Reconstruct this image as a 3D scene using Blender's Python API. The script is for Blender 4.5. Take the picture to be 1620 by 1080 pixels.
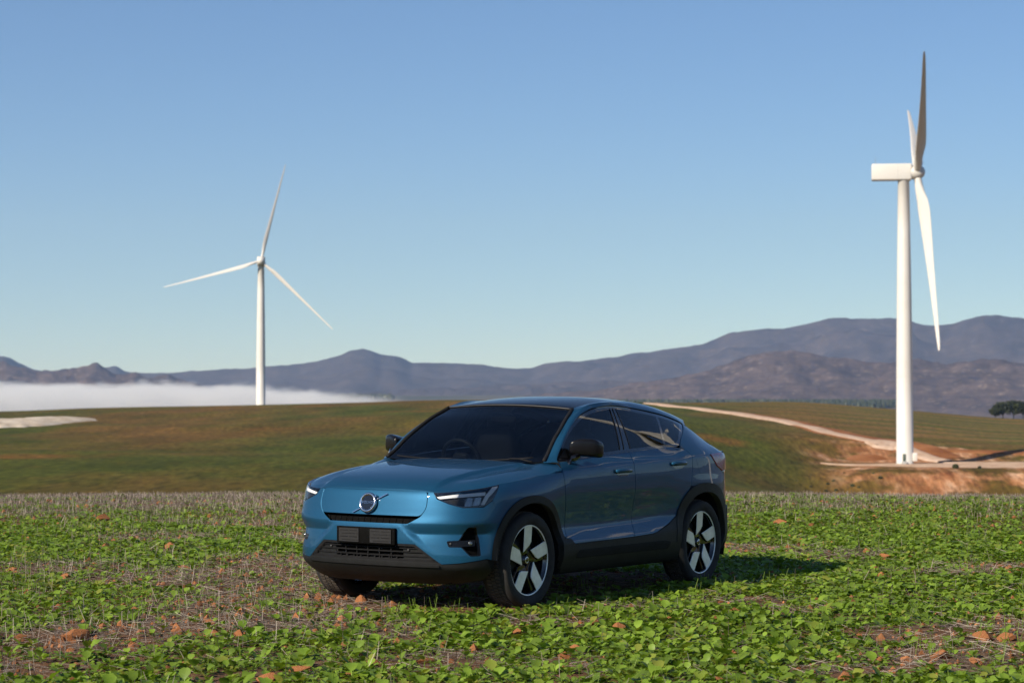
import bpy, bmesh, math, random
import numpy as np
from mathutils import Vector, Matrix, noise as mnoise
from mathutils.geometry import delaunay_2d_cdt

random.seed(7)
RNG = np.random.default_rng(11)
for o in list(bpy.data.objects):
    bpy.data.objects.remove(o, do_unlink=True)
SC = bpy.context.scene
COL = SC.collection
R = math.radians

# ------------------------------------------------------------------ camera, sky, sun, exposure
CAM_H = 1.589
cam_data = bpy.data.cameras.new("camera")
cam = bpy.data.objects.new("camera", cam_data)
COL.objects.link(cam)
cam.location = (0, 0, CAM_H)
cam.rotation_euler = (R(90) + 0.02474, 0, 0)
cam_data.sensor_width = 36.0
cam_data.lens = 3500.0 / 1620.0 * 36.0
cam_data.clip_start = 0.2
cam_data.clip_end = 60000
cam_data.dof.use_dof = True
cam_data.dof.focus_distance = 17.4
cam_data.dof.aperture_fstop = 4.6
SC.camera = cam

SUN_EL, SUN_AZ = 31.0, 226.0          # degrees; azimuth clockwise from +Y
world = bpy.data.worlds.new("World")
SC.world = world
world.use_nodes = True
wn, wl = world.node_tree.nodes, world.node_tree.links
sky = wn.new("ShaderNodeTexSky")
sky.sky_type = 'NISHITA'
sky.sun_disc = False
sky.sun_elevation = R(SUN_EL)
sky.sun_rotation = R(SUN_AZ)
sky.altitude = 400
sky.air_density = 0.75
sky.dust_density = 0.08
sky.ozone_density = 6.2
bg = wn["Background"]
bg.inputs["Strength"].default_value = 0.079
wl.new(sky.outputs[0], bg.inputs[0])
sd = bpy.data.lights.new("sun", 'SUN')
sd.energy = 5.0
sd.angle = R(0.55)
sd.color = (1.0, 0.915, 0.79)
sun = bpy.data.objects.new("sun", sd)
COL.objects.link(sun)
_sv = Vector((math.sin(R(SUN_AZ)) * math.cos(R(SUN_EL)), math.cos(R(SUN_AZ)) * math.cos(R(SUN_EL)), math.sin(R(SUN_EL))))
sun.rotation_euler = _sv.to_track_quat('Z', 'Y').to_euler()
SC.view_settings.view_transform = 'Standard'
SC.view_settings.look = 'None'
SC.view_settings.exposure = 0.52
SC.view_settings.gamma = 1.0
SC.view_settings.use_curve_mapping = False
SC.render.engine = 'CYCLES'
SC.cycles.use_denoising = True
SC.cycles.max_bounces = 8
SC.cycles.transparent_max_bounces = 12
SC.cycles.volume_bounces = 2
SC.cycles.volume_step_rate = 1.0
SC.cycles.use_adaptive_sampling = True
SC.cycles.adaptive_threshold = 0.012

# ------------------------------------------------------------------ helpers
def new_mat(name):
    m = bpy.data.materials.new(name)
    m.use_nodes = True
    nt = m.node_tree
    return m, nt, nt.nodes["Principled BSDF"], nt.nodes["Material Output"]

def setp(b, **k):
    names = dict(color="Base Color", rough="Roughness", metal="Metallic", spec="Specular IOR Level", coat="Coat Weight",
                 coatr="Coat Roughness", trans="Transmission Weight", ior="IOR", sheen="Sheen Weight", sss="Subsurface Weight",
                 emit="Emission Color", emits="Emission Strength")
    for a, v in k.items():
        b.inputs[names[a]].default_value = (*v, 1) if isinstance(v, tuple) and len(v) == 3 else v

def simple(name, color, rough=0.6, metal=0.0, var=0.0, scale=8.0, bump=0.0, bscale=60.0, **k):
    """A principled material whose colour and relief carry procedural noise."""
    m, nt, b, out = new_mat(name)
    setp(b, color=color, rough=rough, metal=metal, **k)
    N, L = nt.nodes, nt.links
    tc = N.new("ShaderNodeTexCoord")
    if var > 0:
        n = N.new("ShaderNodeTexNoise"); n.inputs["Scale"].default_value = scale; n.inputs["Detail"].default_value = 5
        L.new(tc.outputs["Object"], n.inputs["Vector"])
        mr = N.new("ShaderNodeMapRange"); mr.inputs[3].default_value = 1 - var; mr.inputs[4].default_value = 1 + var
        mr.inputs[1].default_value = 0.3; mr.inputs[2].default_value = 0.7
        L.new(n.outputs["Fac"], mr.inputs[0])
        mx = N.new("ShaderNodeMix"); mx.data_type = 'RGBA'; mx.blend_type = 'MULTIPLY'; mx.inputs[0].default_value = 1
        mx.inputs[6].default_value = (*color, 1)
        L.new(mr.outputs[0], mx.inputs[7]); L.new(mx.outputs[2], b.inputs["Base Color"])
    if bump > 0:
        n2 = N.new("ShaderNodeTexNoise"); n2.inputs["Scale"].default_value = bscale; n2.inputs["Detail"].default_value = 4
        L.new(tc.outputs["Object"], n2.inputs["Vector"])
        bp = N.new("ShaderNodeBump"); bp.inputs["Strength"].default_value = bump; bp.inputs["Distance"].default_value = 0.01
        L.new(n2.outputs["Fac"], bp.inputs["Height"]); L.new(bp.outputs[0], b.inputs["Normal"])
    return m

def mesh_obj(name, verts, faces, mat=None, parent=None, smooth=True, normals=None):
    me = bpy.data.meshes.new(name)
    me.from_pydata([tuple(v) for v in verts], [], [tuple(int(i) for i in f) for f in faces])
    if smooth:
        me.polygons.foreach_set("use_smooth", [True] * len(me.polygons))
    me.update()
    if normals is not None:
        me.normals_split_custom_set_from_vertices([tuple(n) for n in normals])
    o = bpy.data.objects.new(name, me)
    COL.objects.link(o)
    if mat: me.materials.append(mat)
    if parent: o.parent = parent
    return o

def big_mesh(name, V, F, mat=None, parent=None, smooth=True):
    """numpy arrays V (n,3), F (m,3 or 4)"""
    me = bpy.data.meshes.new(name)
    k = F.shape[1]
    me.vertices.add(len(V)); me.vertices.foreach_set("co", np.ascontiguousarray(V, np.float32).ravel())
    me.loops.add(F.size); me.loops.foreach_set("vertex_index", np.ascontiguousarray(F, np.int32).ravel())
    me.polygons.add(len(F)); me.polygons.foreach_set("loop_start", np.arange(0, F.size, k, dtype=np.int32))
    me.polygons.foreach_set("use_smooth", np.full(len(F), smooth))
    me.update(calc_edges=True); me.validate()
    o = bpy.data.objects.new(name, me); COL.objects.link(o)
    if mat: me.materials.append(mat)
    if parent: o.parent = parent
    return o

def empty(name, loc=(0, 0, 0), rz=0.0, parent=None):
    o = bpy.data.objects.new(name, None); COL.objects.link(o)
    o.empty_display_size = 0.1
    o.location = loc; o.rotation_euler = (0, 0, rz)
    if parent: o.parent = parent
    return o

def tag(o, label=None, cat=None, group=None, kind=None):
    if label: o["label"] = label
    if cat: o["category"] = cat
    if group: o["group"] = group
    if kind: o["kind"] = kind
    return o

def grid_faces(nu, nv, closed_u=False):
    f = []
    for i in range(nu if closed_u else nu - 1):
        for j in range(nv - 1):
            a = i * nv + j; b = ((i + 1) % nu) * nv + j
            f.append((a, b, b + 1, a + 1))
    return f

def pchip(xs, ys):
    xs = np.asarray(xs, float); ys = np.asarray(ys, float)
    h = np.diff(xs); d = np.diff(ys) / h
    m = np.zeros_like(ys)
    for i in range(1, len(xs) - 1):
        if d[i - 1] * d[i] > 0:
            w1 = 2 * h[i] + h[i - 1]; w2 = h[i] + 2 * h[i - 1]
            m[i] = (w1 + w2) / (w1 / d[i - 1] + w2 / d[i])
    m[0] = d[0]; m[-1] = d[-1]
    def f(x):
        x = np.clip(np.asarray(x, float), xs[0], xs[-1])
        i = np.clip(np.searchsorted(xs, x) - 1, 0, len(xs) - 2)
        t = (x - xs[i]) / h[i]
        return ((1 + 2 * t) * (1 - t) ** 2 * ys[i] + t * (1 - t) ** 2 * h[i] * m[i] + t * t * (3 - 2 * t) * ys[i + 1] + t * t * (t - 1) * h[i] * m[i + 1])
    return f

def sstep(a, b, x):
    t = np.clip((np.asarray(x, float) - a) / (b - a), 0, 1)
    return t * t * (3 - 2 * t)

def hash2(ix, iy, seed):
    h = (ix * 374761393 + iy * 668265263 + seed * 974634777) & 0xFFFFFFFF
    h = ((h ^ (h >> 13)) * 1274126177) & 0xFFFFFFFF
    return ((h ^ (h >> 16)) & 0xFFFFFF) / float(0xFFFFFF)

def vnoise(x, y, seed=0):
    x = np.asarray(x, float); y = np.asarray(y, float)
    ix = np.floor(x).astype(np.int64); iy = np.floor(y).astype(np.int64)
    fx = x - ix; fy = y - iy
    fx = fx * fx * (3 - 2 * fx); fy = fy * fy * (3 - 2 * fy)
    a = hash2(ix, iy, seed); b = hash2(ix + 1, iy, seed); c = hash2(ix, iy + 1, seed); d = hash2(ix + 1, iy + 1, seed)
    return (a * (1 - fx) + b * fx) * (1 - fy) + (c * (1 - fx) + d * fx) * fy

def fbm(x, y, seed=0, oct=4, gain=0.5):
    s = 0; a = 1; t = 0
    for k in range(oct):
        s = s + a * vnoise(x * 2 ** k + 17.3 * k, y * 2 ** k - 9.1 * k, seed + k); t += a; a *= gain
    return s / t

# ------------------------------------------------------------------ terrain heights
HZ = 626.6
def ground_at(px, py, z=0.0):
    """the point of level ground seen at a place of the photograph (1620 x 1080)"""
    D = (CAM_H - z) * 3500.0 / (py - HZ)
    return (px - 810) / 3500.0 * D, D

_L = pchip([0, 34, 42, 70, 120, 200, 260, 400, 600, 850, 980, 1060, 1200, 1500, 2200, 4000],
           [0, 0, -.35, -2.6, -6.5, -9.6, -10.4, -9.9, -7.8, -4.1, -2.2, -2.6, -9, -30, -85, -90])
_Rr = pchip([0, 34, 42, 80, 150, 250, 400, 540, 606, 642, 700, 850, 1000, 1100, 1200, 1500, 2200, 4000],
            [0, 0, -.35, -3, -6.6, -9.8, -16.6, -22.8, -17.5, -13.6, -11.8, -9.0, -6.6, -5.2, -8, -30, -85, -90])
_ridge = pchip([-900, 0, 150, 410, 550, 720, 900, 1040, 1230, 1400, 1620, 2600], [652, 650, 645, 640, 637, 633, 634, 636, 634, 646, 664, 672])
def terr(X, Y):
    X = np.asarray(X, float); Y = np.asarray(Y, float)
    d = np.hypot(X, Y); az = np.arctan2(X, Y)
    px = 810 + 3500 * np.tan(np.clip(az, -0.45, 0.45))
    w = sstep(930, 1330, px)
    z = _L(d) * (1 - w) + _Rr(d) * w
    base_y = 640.5 * (1 - w) + 648.0 * w
    dr = -(_ridge(px) - base_y) / 3500.0 * 1000.0
    back = sstep(0.6, 1.2, np.abs(az))
    z = z + dr * sstep(450, 960, d) * (1 - 0.7 * sstep(1300, 2200, d)) * (1 - back)
    u = fbm(X / 170.0, Y / 170.0, 5, 4) - 0.5
    z = z + u * 5.0 * sstep(120, 420, d) * (1 - 0.75 * sstep(850, 980, d) * (1 - sstep(1040, 1200, d)))
    # levelled turbine pad and its fill slope
    ex = np.maximum(np.abs(X - 146) - 46, 0); ey = np.maximum(np.abs(Y - 594) - 25, 0)
    q = np.hypot(ex, ey * 1.0)
    m = 1 - sstep(0, 30, q + 5 * (fbm(X / 14.0, Y / 14.0, 9, 3) - .5))
    z = z * (1 - m) + (-17.0) * m
    return z
def field_z(X, Y):
    X = np.asarray(X, float); Y = np.asarray(Y, float)
    a = (fbm(X / 0.9, Y / 0.9, 21, 4) - .5) * 0.06 + (fbm(X / 0.16, Y / 0.16, 31, 3) - .5) * 0.030
    return terr(X, Y) + a
# ------------------------------------------------------------------ ground materials
def ramp(nt, stops, interp='LINEAR'):
    r = nt.nodes.new("ShaderNodeValToRGB")
    r.color_ramp.interpolation = interp
    e = r.color_ramp.elements
    while len(e) < len(stops): e.new(0.5)
    for k, (p, c) in enumerate(stops):
        e[k].position = p; e[k].color = (*c, 1) if len(c) == 3 else c
    return r

def noise_node(nt, vec, scale, detail=5, rough=0.55, sc=(1, 1, 1)):
    N, L = nt.nodes, nt.links
    mp = N.new("ShaderNodeMapping"); mp.inputs["Scale"].default_value = sc
    L.new(vec, mp.inputs["Vector"])
    n = N.new("ShaderNodeTexNoise"); n.inputs["Scale"].default_value = scale
    n.inputs["Detail"].default_value = detail; n.inputs["Roughness"].default_value = rough
    L.new(mp.outputs[0], n.inputs["Vector"])
    return n

def mixc(nt, fac, a, b, blend='MIX'):
    mx = nt.nodes.new("ShaderNodeMix"); mx.data_type = 'RGBA'; mx.blend_type = blend
    L = nt.links
    for sock, v in ((0, fac), (6, a), (7, b)):
        if isinstance(v, (int, float)): mx.inputs[sock].default_value = v
        elif isinstance(v, tuple): mx.inputs[sock].default_value = (*v, 1)
        else: L.new(v, mx.inputs[sock])
    return mx.outputs[2]

def soil_material():
    m, nt, b, out = new_mat("red_soil")
    N, L = nt.nodes, nt.links
    g = N.new("ShaderNodeNewGeometry").outputs["Position"]
    n1 = noise_node(nt, g, 5.0, 8, 0.65); n2 = noise_node(nt, g, 60.0, 4, 0.6); n3 = noise_node(nt, g, 0.9, 4)
    r1 = ramp(nt, [(0.3, (.060, .030, .017)), (0.5, (.135, .064, .031)), (0.7, (.24, .115, .056))]); L.new(n1.outputs["Fac"], r1.inputs[0])
    r2 = ramp(nt, [(0.35, (.06, .038, .022)), (0.6, (.155, .105, .062)), (0.75, (.25, .185, .115))]); L.new(n2.outputs["Fac"], r2.inputs[0])
    f = ramp(nt, [(0.42, (0.1, 0.1, 0.1)), (0.62, (0.8, 0.8, 0.8))]); L.new(n3.outputs["Fac"], f.inputs[0])
    c = mixc(nt, f.outputs[0], r1.outputs[0], r2.outputs[0])
    L.new(c, b.inputs["Base Color"]); setp(b, rough=0.95, spec=0.15)
    bp = N.new("ShaderNodeBump"); bp.inputs["Strength"].default_value = 0.8; bp.inputs["Distance"].default_value = 0.02
    L.new(n2.outputs["Fac"], bp.inputs["Height"]); L.new(bp.outputs[0], b.inputs["Normal"])
    return m

def hill_material():
    m, nt, b, out = new_mat("hill_pasture")
    N, L = nt.nodes, nt.links
    g = N.new("ShaderNodeNewGeometry").outputs["Position"]
    big = noise_node(nt, g, 0.016, 6, 0.6, (0.8, 0.26, 0)); mid = noise_node(nt, g, 0.07, 7, 0.62, (0.9, 0.22, 0)); fine = noise_node(nt, g, 0.7, 6, 0.7, (1, 0.2, 0))
    green = ramp(nt, [(0.3, (.036, .044, .006)), (0.7, (.080, .086, .013))]); L.new(mid.outputs["Fac"], green.inputs[0])
    brown = ramp(nt, [(0.3, (.080, .048, .012)), (0.7, (.165, .092, .025))]); L.new(mid.outputs["Fac"], brown.inputs[0])
    f = ramp(nt, [(0.44, (0, 0, 0)), (0.60, (1, 1, 1))]); L.new(big.outputs["Fac"], f.inputs[0])
    c = mixc(nt, f.outputs[0], green.outputs[0], brown.outputs[0])
    # reddish bare streaks
    st = noise_node(nt, g, 0.03, 7, 0.62, (0.6, 0.3, 0)); fs = ramp(nt, [(0.58, (0, 0, 0)), (0.70, (.75, .75, .75))]); L.new(st.outputs["Fac"], fs.inputs[0])
    c = mixc(nt, fs.outputs[0], c, (.20, .075, .022))
    # drill rows on the right-hand slope
    sep = N.new("ShaderNodeSeparateXYZ"); L.new(g, sep.inputs[0])
    wv = N.new("ShaderNodeTexWave"); wv.inputs["Scale"].default_value = 0.0065; wv.inputs["Distortion"].default_value = 11.0; wv.inputs["Detail"].default_value = 3
    wv.bands_direction = 'Y'; wv.inputs["Detail Scale"].default_value = 0.4
    L.new(g, wv.inputs["Vector"])
    mr = N.new("ShaderNodeMapRange"); mr.inputs[1].default_value = 60; mr.inputs[2].default_value = 140; L.new(sep.outputs[0], mr.inputs[0])
    mr2 = N.new("ShaderNodeMapRange"); mr2.inputs[1].default_value = 640; mr2.inputs[2].default_value = 700; L.new(sep.outputs[1], mr2.inputs[0])
    mm = N.new("ShaderNodeMath"); mm.operation = 'MULTIPLY'; L.new(mr.outputs[0], mm.inputs[0]); L.new(mr2.outputs[0], mm.inputs[1])
    wr = ramp(nt, [(0.2, (.095, .100, .020)), (0.5, (.18, .115, .040)), (0.85, (.23, .138, .052))]); L.new(wv.outputs["Fac"], wr.inputs[0])
    m2 = N.new("ShaderNodeMath"); m2.operation = 'MULTIPLY'; m2.inputs[1].default_value = 0.55; L.new(mm.outputs[0], m2.inputs[0])
    c = mixc(nt, m2.outputs[0], c, wr.outputs[0])
    # bare earth of the fill slope: only where the ground is steep
    at = N.new("ShaderNodeAttribute"); at.attribute_name = "bare"
    en = noise_node(nt, g, 0.12, 7, 0.65, (1.6, 0.5, 1)); er = ramp(nt, [(0.35, (.22, .085, .035)), (0.5, (.34, .16, .075)), (0.68, (.56, .36, .23))]); L.new(en.outputs["Fac"], er.inputs[0])
    eg = noise_node(nt, g, 0.07, 5, 0.6); ef = ramp(nt, [(0.42, (0, 0, 0)), (0.55, (1, 1, 1))]); L.new(eg.outputs["Fac"], ef.inputs[0])
    ma = N.new("ShaderNodeMath"); ma.operation = 'MULTIPLY'; L.new(at.outputs["Fac"], ma.inputs[0]); L.new(ef.outputs[0], ma.inputs[1])
    c = mixc(nt, ma.outputs[0], c, er.outputs[0])
    ff = ramp(nt, [(0.3, (.36, .36, .36)), (0.7, (1.6, 1.6, 1.6))]); L.new(fine.outputs["Fac"], ff.inputs[0])
    c = mixc(nt, 1.0, c, ff.outputs[0], 'MULTIPLY')
    L.new(c, b.inputs["Base Color"]); setp(b, rough=1.0, spec=0.05)
    return m

M_SOIL = soil_material()
M_HILL = hill_material()

# ------------------------------------------------------------------ the field round the car and the hillside
def polar_sheet(name, rings, azs, zf, mat):
    A, D = np.meshgrid(azs, rings, indexing='ij')
    X = np.sin(A) * D; Y = np.cos(A) * D
    V = np.stack([X, Y, zf(X, Y)], -1).reshape(-1, 3)
    nu, nv = len(azs), len(rings)
    i = np.arange(nu); j = np.arange(nv - 1)
    I, J = np.meshgrid(i, j, indexing='ij'); I2 = (I + 1) % nu
    F = np.stack([I * nv + J, I * nv + J + 1, I2 * nv + J + 1, I2 * nv + J], -1).reshape(-1, 4)
    return big_mesh(name, V, F, mat), X, Y

def azimuths(half, fine, coarse):
    a = list(np.arange(-half, half + 1e-9, fine))
    b = list(np.linspace(half, 2 * math.pi - half, int((2 * math.pi - 2 * half) / coarse) + 2)[1:-1])
    return np.array(a + b)

rings = np.concatenate([[0.01, 2, 5, 8], np.arange(10, 26, 0.09), np.arange(26, 50, 0.3)])
field, _, _ = polar_sheet("field", rings, azimuths(R(16), R(0.25), R(4)), field_z, M_SOIL)
tag(field, kind="structure")
rings = np.concatenate([np.geomspace(44, 240, 36), np.arange(250, 520, 10), np.arange(520, 720, 2.5), np.arange(722, 1150, 6), np.geomspace(1150, 2600, 40)])
hill, HX, HY = polar_sheet("hillside", rings, azimuths(R(17), R(0.09), R(3)), terr, M_HILL)
tag(hill, kind="structure")
e = 1.5
slope = np.hypot(terr(HX + e, HY) - terr(HX - e, HY), terr(HX, HY + e) - terr(HX, HY - e)) / (2 * e)
near_pad = sstep(75, 110, HX) * sstep(505, 530, HY) * (1 - sstep(650, 700, HY))
bare = np.clip(sstep(0.055, 0.13, slope) * near_pad + (1 - sstep(0.0, 18.0, np.maximum(np.abs(HX - 142) - 46, np.abs(HY - 594) - 24))) * 0.9, 0, 1)
att = hill.data.attributes.new("bare", 'FLOAT', 'POINT'); att.data.foreach_set("value", bare.reshape(-1).astype(np.float32))

# valley floor far below and behind the ridge
m, nt, b, out = new_mat("valley_scrub")
g = nt.nodes.new("ShaderNodeNewGeometry").outputs["Position"]
n1 = noise_node(nt, g, 0.0012, 6, 0.6, (1, 1, 0)); r1 = ramp(nt, [(0.38, (.035, .050, .030)), (0.5, (.095, .085, .055)), (0.65, (.15, .12, .075))])
nt.links.new(n1.outputs["Fac"], r1.inputs[0]); nt.links.new(r1.outputs[0], b.inputs["Base Color"]); setp(b, rough=1, spec=0.05)
M_VALLEY = m
rings = np.geomspace(2300, 19000, 60)
valley, _, _ = polar_sheet("valley_floor", rings, azimuths(R(17), R(0.5), R(3)),
                           lambda X, Y: -92 + 14 * (fbm(X / 900, Y / 900, 3, 4) - .5) + 95 * sstep(5200, 8800, np.hypot(X, Y)), M_VALLEY)
tag(valley, kind="structure")

# ------------------------------------------------------------------ tracks, pad, sand heap on the hillside
def dirt_material(name, c0, c1, scale):
    m, nt, b, out = new_mat(name)
    g = nt.nodes.new("ShaderNodeNewGeometry").outputs["Position"]
    n = noise_node(nt, g, scale, 6, 0.6); r = ramp(nt, [(0.35, c0), (0.65, c1)]); nt.links.new(n.outputs["Fac"], r.inputs[0])
    nt.links.new(r.outputs[0], b.inputs["Base Color"]); setp(b, rough=1, spec=0.05)
    return m
M_TRACK = dirt_material("pale_gravel", (.42, .28, .19), (.60, .44, .33), 0.3)
M_VERGE = dirt_material("orange_earth", (.20, .075, .028), (.33, .145, .06), 0.15)
M_PAD = dirt_material("pad_gravel", (.40, .25, .16), (.58, .42, .30), 0.3)
M_SAND = dirt_material("pale_sand", (.36, .28, .20), (.60, .53, .44), 0.22)

def hit(px, py, d0=250, d1=1300):
    """where the sight line of a photograph point meets the hillside"""
    ds = np.linspace(d0, d1, 4000)
    X = (px - 810) / 3500.0 * ds
    y = HZ + (CAM_H - terr(X, ds)) * 3500.0 / ds
    k = np.where(y <= py)[0]
    i = k[0] if len(k) else int(np.argmin(y))
    return float(X[i]), float(ds[i])

def ribbon(name, pts, widths, mat, lift, jag=0.0, seed=0, cross=7):
    P = np.array(pts); t = np.concatenate([[0], np.cumsum(np.hypot(*np.diff(P, axis=0).T))])
    fx, fy, fw = pchip(t, P[:, 0]), pchip(t, P[:, 1]), pchip(t, widths)
    s = np.linspace(0, t[-1], max(40, int(t[-1] / 2.0)))
    X, Y, W = fx(s), fy(s), fw(s)
    T = np.stack([np.gradient(X), np.gradient(Y)], -1); T /= np.linalg.norm(T, axis=1)[:, None]
    Nn = np.stack([-T[:, 1], T[:, 0]], -1)
    V = []
    for k in range(cross):
        q = (k / (cross - 1) - 0.5)
        j = 1 + (jag * (fbm(s / 9.0, s * 0 + k * 3.1, seed, 3) - .5) if k in (0, cross - 1) else 0)
        x = X + Nn[:, 0] * W * q * j; y = Y + Nn[:, 1] * W * q * j
        V.append(np.stack([x, y, terr(x, y) + lift - (0.5 + lift if k in (0, cross - 1) else 0)], -1))
    V = np.stack(V, 1)
    n = len(s)
    I, J = np.meshgrid(np.arange(n - 1), np.arange(cross - 1), indexing='ij')
    F = np.stack([I * cross + J, (I + 1) * cross + J, (I + 1) * cross + J + 1, I * cross + J + 1], -1).reshape(-1, 4)
    return big_mesh(name, V.reshape(-1, 3), F, mat)

tp = [hit(*p) for p in ((1030, 638.5), (1100, 646), (1180, 657), (1260, 672), (1340, 691), (1400, 707))] + [(108, 652), (122, 622)]
vo = [(x + 2, y + 7) for x, y in tp]
tag(ribbon("track_verge", vo, [3, 5, 9, 16, 22, 24, 22, 16], M_VERGE, 0.22, 0.9, 3), kind="structure")
tag(ribbon("farm_track", tp, [9, 9, 9, 9, 9, 9, 8, 8], M_TRACK, 0.40, 0.25, 4), kind="structure")
tag(ribbon("access_road", [(120, 618), (150, 606), (200, 600), (270, 596)], [8, 34, 30, 24], M_PAD, 0.30, 0.4, 5), kind="structure")
tag(ribbon("crane_pad", [(84, 603), (95, 600), (108, 598), (130, 594), (175, 590)], [1.5, 12, 36, 46, 44], M_PAD, 0.18, 0.9, 6), kind="structure")
tag(ribbon("red_earth_strip", [hit(1338, 727), hit(1370, 725), hit(1395, 722)], [2, 12, 9], M_VERGE, 0.12, 0.9, 8), kind="structure")
tag(ribbon("field_bank", [(118, 640), (150, 642), (190, 640), (260, 636)], [4, 9, 10, 9], M_VERGE, 0.15, 0.9, 9), kind="structure")

# heap of pale sand on the left
ang = np.linspace(0, 2 * math.pi, 90, endpoint=False); rr = np.linspace(0, 1, 14)
cx, cy = hit(30, 671)
V = []; 
for a in ang:
    for q in rr:
        k = 1 + 0.45 * (float(fbm(math.cos(a) * 5 + 7, math.sin(a) * 5, 41, 5)) - .5) * 2
        x = cx + math.cos(a) * q * 21 * k; y = cy + math.sin(a) * q * 62 * k
        hgt = 1.7 * (1 - q ** 3) * (0.55 + 0.9 * float(fbm(x / 7.0, y / 12.0, 43, 3))) - 0.25 * (q > 0.99)
        V.append((x, y, float(terr(x, y)) + hgt))
heap = mesh_obj("sand_heap", V, grid_faces(90, 14, True), M_SAND)
tag(heap, "low spread heap of pale sand on the green slope at the left edge", "sand heap")

# ------------------------------------------------------------------ mountains
def rock_material(name, lo, mid, hi, scale, pale):
    m, nt, b, out = new_mat(name)
    N, L = nt.nodes, nt.links
    g = N.new("ShaderNodeNewGeometry").outputs["Position"]
    n = noise_node(nt, g, scale, 9, 0.68); r = ramp(nt, [(0.34, lo), (0.5, mid), (0.68, hi)]); L.new(n.outputs["Fac"], r.inputs[0])
    n2 = noise_node(nt, g, scale * 3.4, 8, 0.7); f = ramp(nt, [(0.55, (0, 0, 0)), (0.66, (pale, pale, pale))]); L.new(n2.outputs["Fac"], f.inputs[0])
    c = mixc(nt, f.outputs[0], r.outputs[0], (.38, .31, .26))
    L.new(c, b.inputs["Base Color"]); setp(b, rough=1, spec=0.03)
    return m
M_MTN = rock_material("mountain_heath", (.032, .030, .036), (.054, .047, .052), (.080, .066, .066), 0.006, 0.16)
M_ROCK = rock_material("rocky_hill", (.034, .028, .030), (.072, .054, .050), (.120, .090, .080), 0.012, 0.45)

def mountain(name, px, py, dist, depth, foot, mat, seed, rough=1.0, wrap=False, nx=520, nd=46):
    f = pchip(px, py)
    p0, p1 = px[0], px[-1]
    if wrap:
        P = np.concatenate([np.linspace(p0, p1, nx)])
        az = np.arctan((P - 810) / 3500.0)
        ext = np.linspace(az[-1], 2 * math.pi + az[0], 260)[1:]
        AZ = np.concatenate([az, ext])
        crest = (HZ - f(P)) / 3500.0 * dist / np.cos(az)
        e1 = 330 + 420 * fbm(np.sin(ext) * 5 + 3, np.cos(ext) * 5, seed + 3, 4) ** 1.3
        k = sstep(0, 0.25, ext - az[-1]) * sstep(0, 0.25, 2 * math.pi + az[0] - ext)
        e0 = np.where(ext < math.pi, crest[-1], crest[0])
        crest = np.concatenate([crest, e0 * (1 - k) + e1 * k])
    else:
        P = np.linspace(p0, p1, nx); AZ = np.arctan((P - 810) / 3500.0)
        crest = (HZ - f(P)) / 3500.0 * dist / np.cos(AZ)
    crest = crest + CAM_H
    t = np.linspace(-1, 1, nd)
    A, T = np.meshgrid(AZ, t, indexing='ij')
    C = np.repeat(crest[:, None], nd, 1)
    Dm = dist + T * depth
    prof = np.where(T < 0, (1 + T) ** 1.35, (1 - T) ** 1.1)
    X = np.sin(A) * Dm; Y = np.cos(A) * Dm
    rel = C - foot
    s = depth * 0.42
    rid = 1 - np.abs(2 * fbm(X / s, Y / s, seed, 5, 0.55) - 1)
    rg2 = 1 - np.abs(2 * fbm(X / (s * .3), Y / (s * .3), seed + 9, 4, 0.55) - 1)
    gul = (rid - .72) * 0.80 + (rg2 - .7) * 0.22
    env = np.clip(prof, 0, 1) * (1 - prof ** 4)
    crag = (fbm(X / 60.0, Y / 60.0, seed + 5, 4) - .5) * 26 * rough
    Z = foot + rel * prof + rel * gul * env * 1.1 + crag * prof
    V = np.stack([X, Y, Z], -1).reshape(-1, 3)
    nu = len(AZ); I, J = np.meshgrid(np.arange(nu if wrap else nu - 1), np.arange(nd - 1), indexing='ij'); I2 = (I + 1) % nu
    F = np.stack([I * nd + J, I * nd + J + 1, I2 * nd + J + 1, I2 * nd + J], -1).reshape(-1, 4)
    o = big_mesh(name, V, F, mat)
    return tag(o, kind="structure")

mountain("mountains", [-500, -300, -100, 0, 12, 32, 60, 120, 168, 182, 198, 235, 330, 400, 440, 500, 540, 560, 573, 590, 604, 625, 638, 655, 690, 740, 770, 800, 832, 870, 920, 1000, 1060, 1100, 1130, 1160, 1240, 1290, 1320, 1380, 1420, 1460, 1490, 1530, 1560, 1620, 1800, 2000, 2200],
         [590, 560, 572, 566, 568, 578, 588, 590, 582, 581, 588, 590, 584, 580, 577, 570, 560, 553, 551, 554, 560, 562, 567, 574, 573, 574, 577, 580, 582.5, 573, 570, 560, 550, 545, 534, 522, 519, 508, 502, 500, 502, 512, 515, 508, 504, 508, 520, 500, 530],
         12500, 2600, -70, M_MTN, 61, 0.7, wrap=True, nx=620)
mountain("rocky_ridge", [820, 900, 960, 1040, 1100, 1160, 1205, 1250, 1300, 1345, 1400, 1450, 1500, 1552, 1620, 1750, 2000, 2300],
         [625, 619, 612, 600, 590, 571, 559, 554, 560, 567, 573, 571, 577, 570, 574, 588, 575, 600], 7600, 1500, -95, M_ROCK, 71, 1.0)
mountain("rocky_hills", [-600, -300, -120, 0, 30, 60, 95, 125, 150, 166, 188, 204, 213, 224, 240, 262, 282, 310, 360],
         [585, 560, 590, 576, 583, 588.5, 586, 580, 576, 582, 592, 590, 587.5, 593, 597.5, 594, 601, 607, 622], 8200, 900, -90, M_ROCK, 81, 1.0, nx=420)
mountain("foothills", [420, 520, 600, 680, 760, 850, 940, 1040, 1150],
         [628, 624, 619, 613, 610, 606, 601, 606, 618], 9800, 900, -80, M_MTN, 91, 0.6, nx=300)
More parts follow.
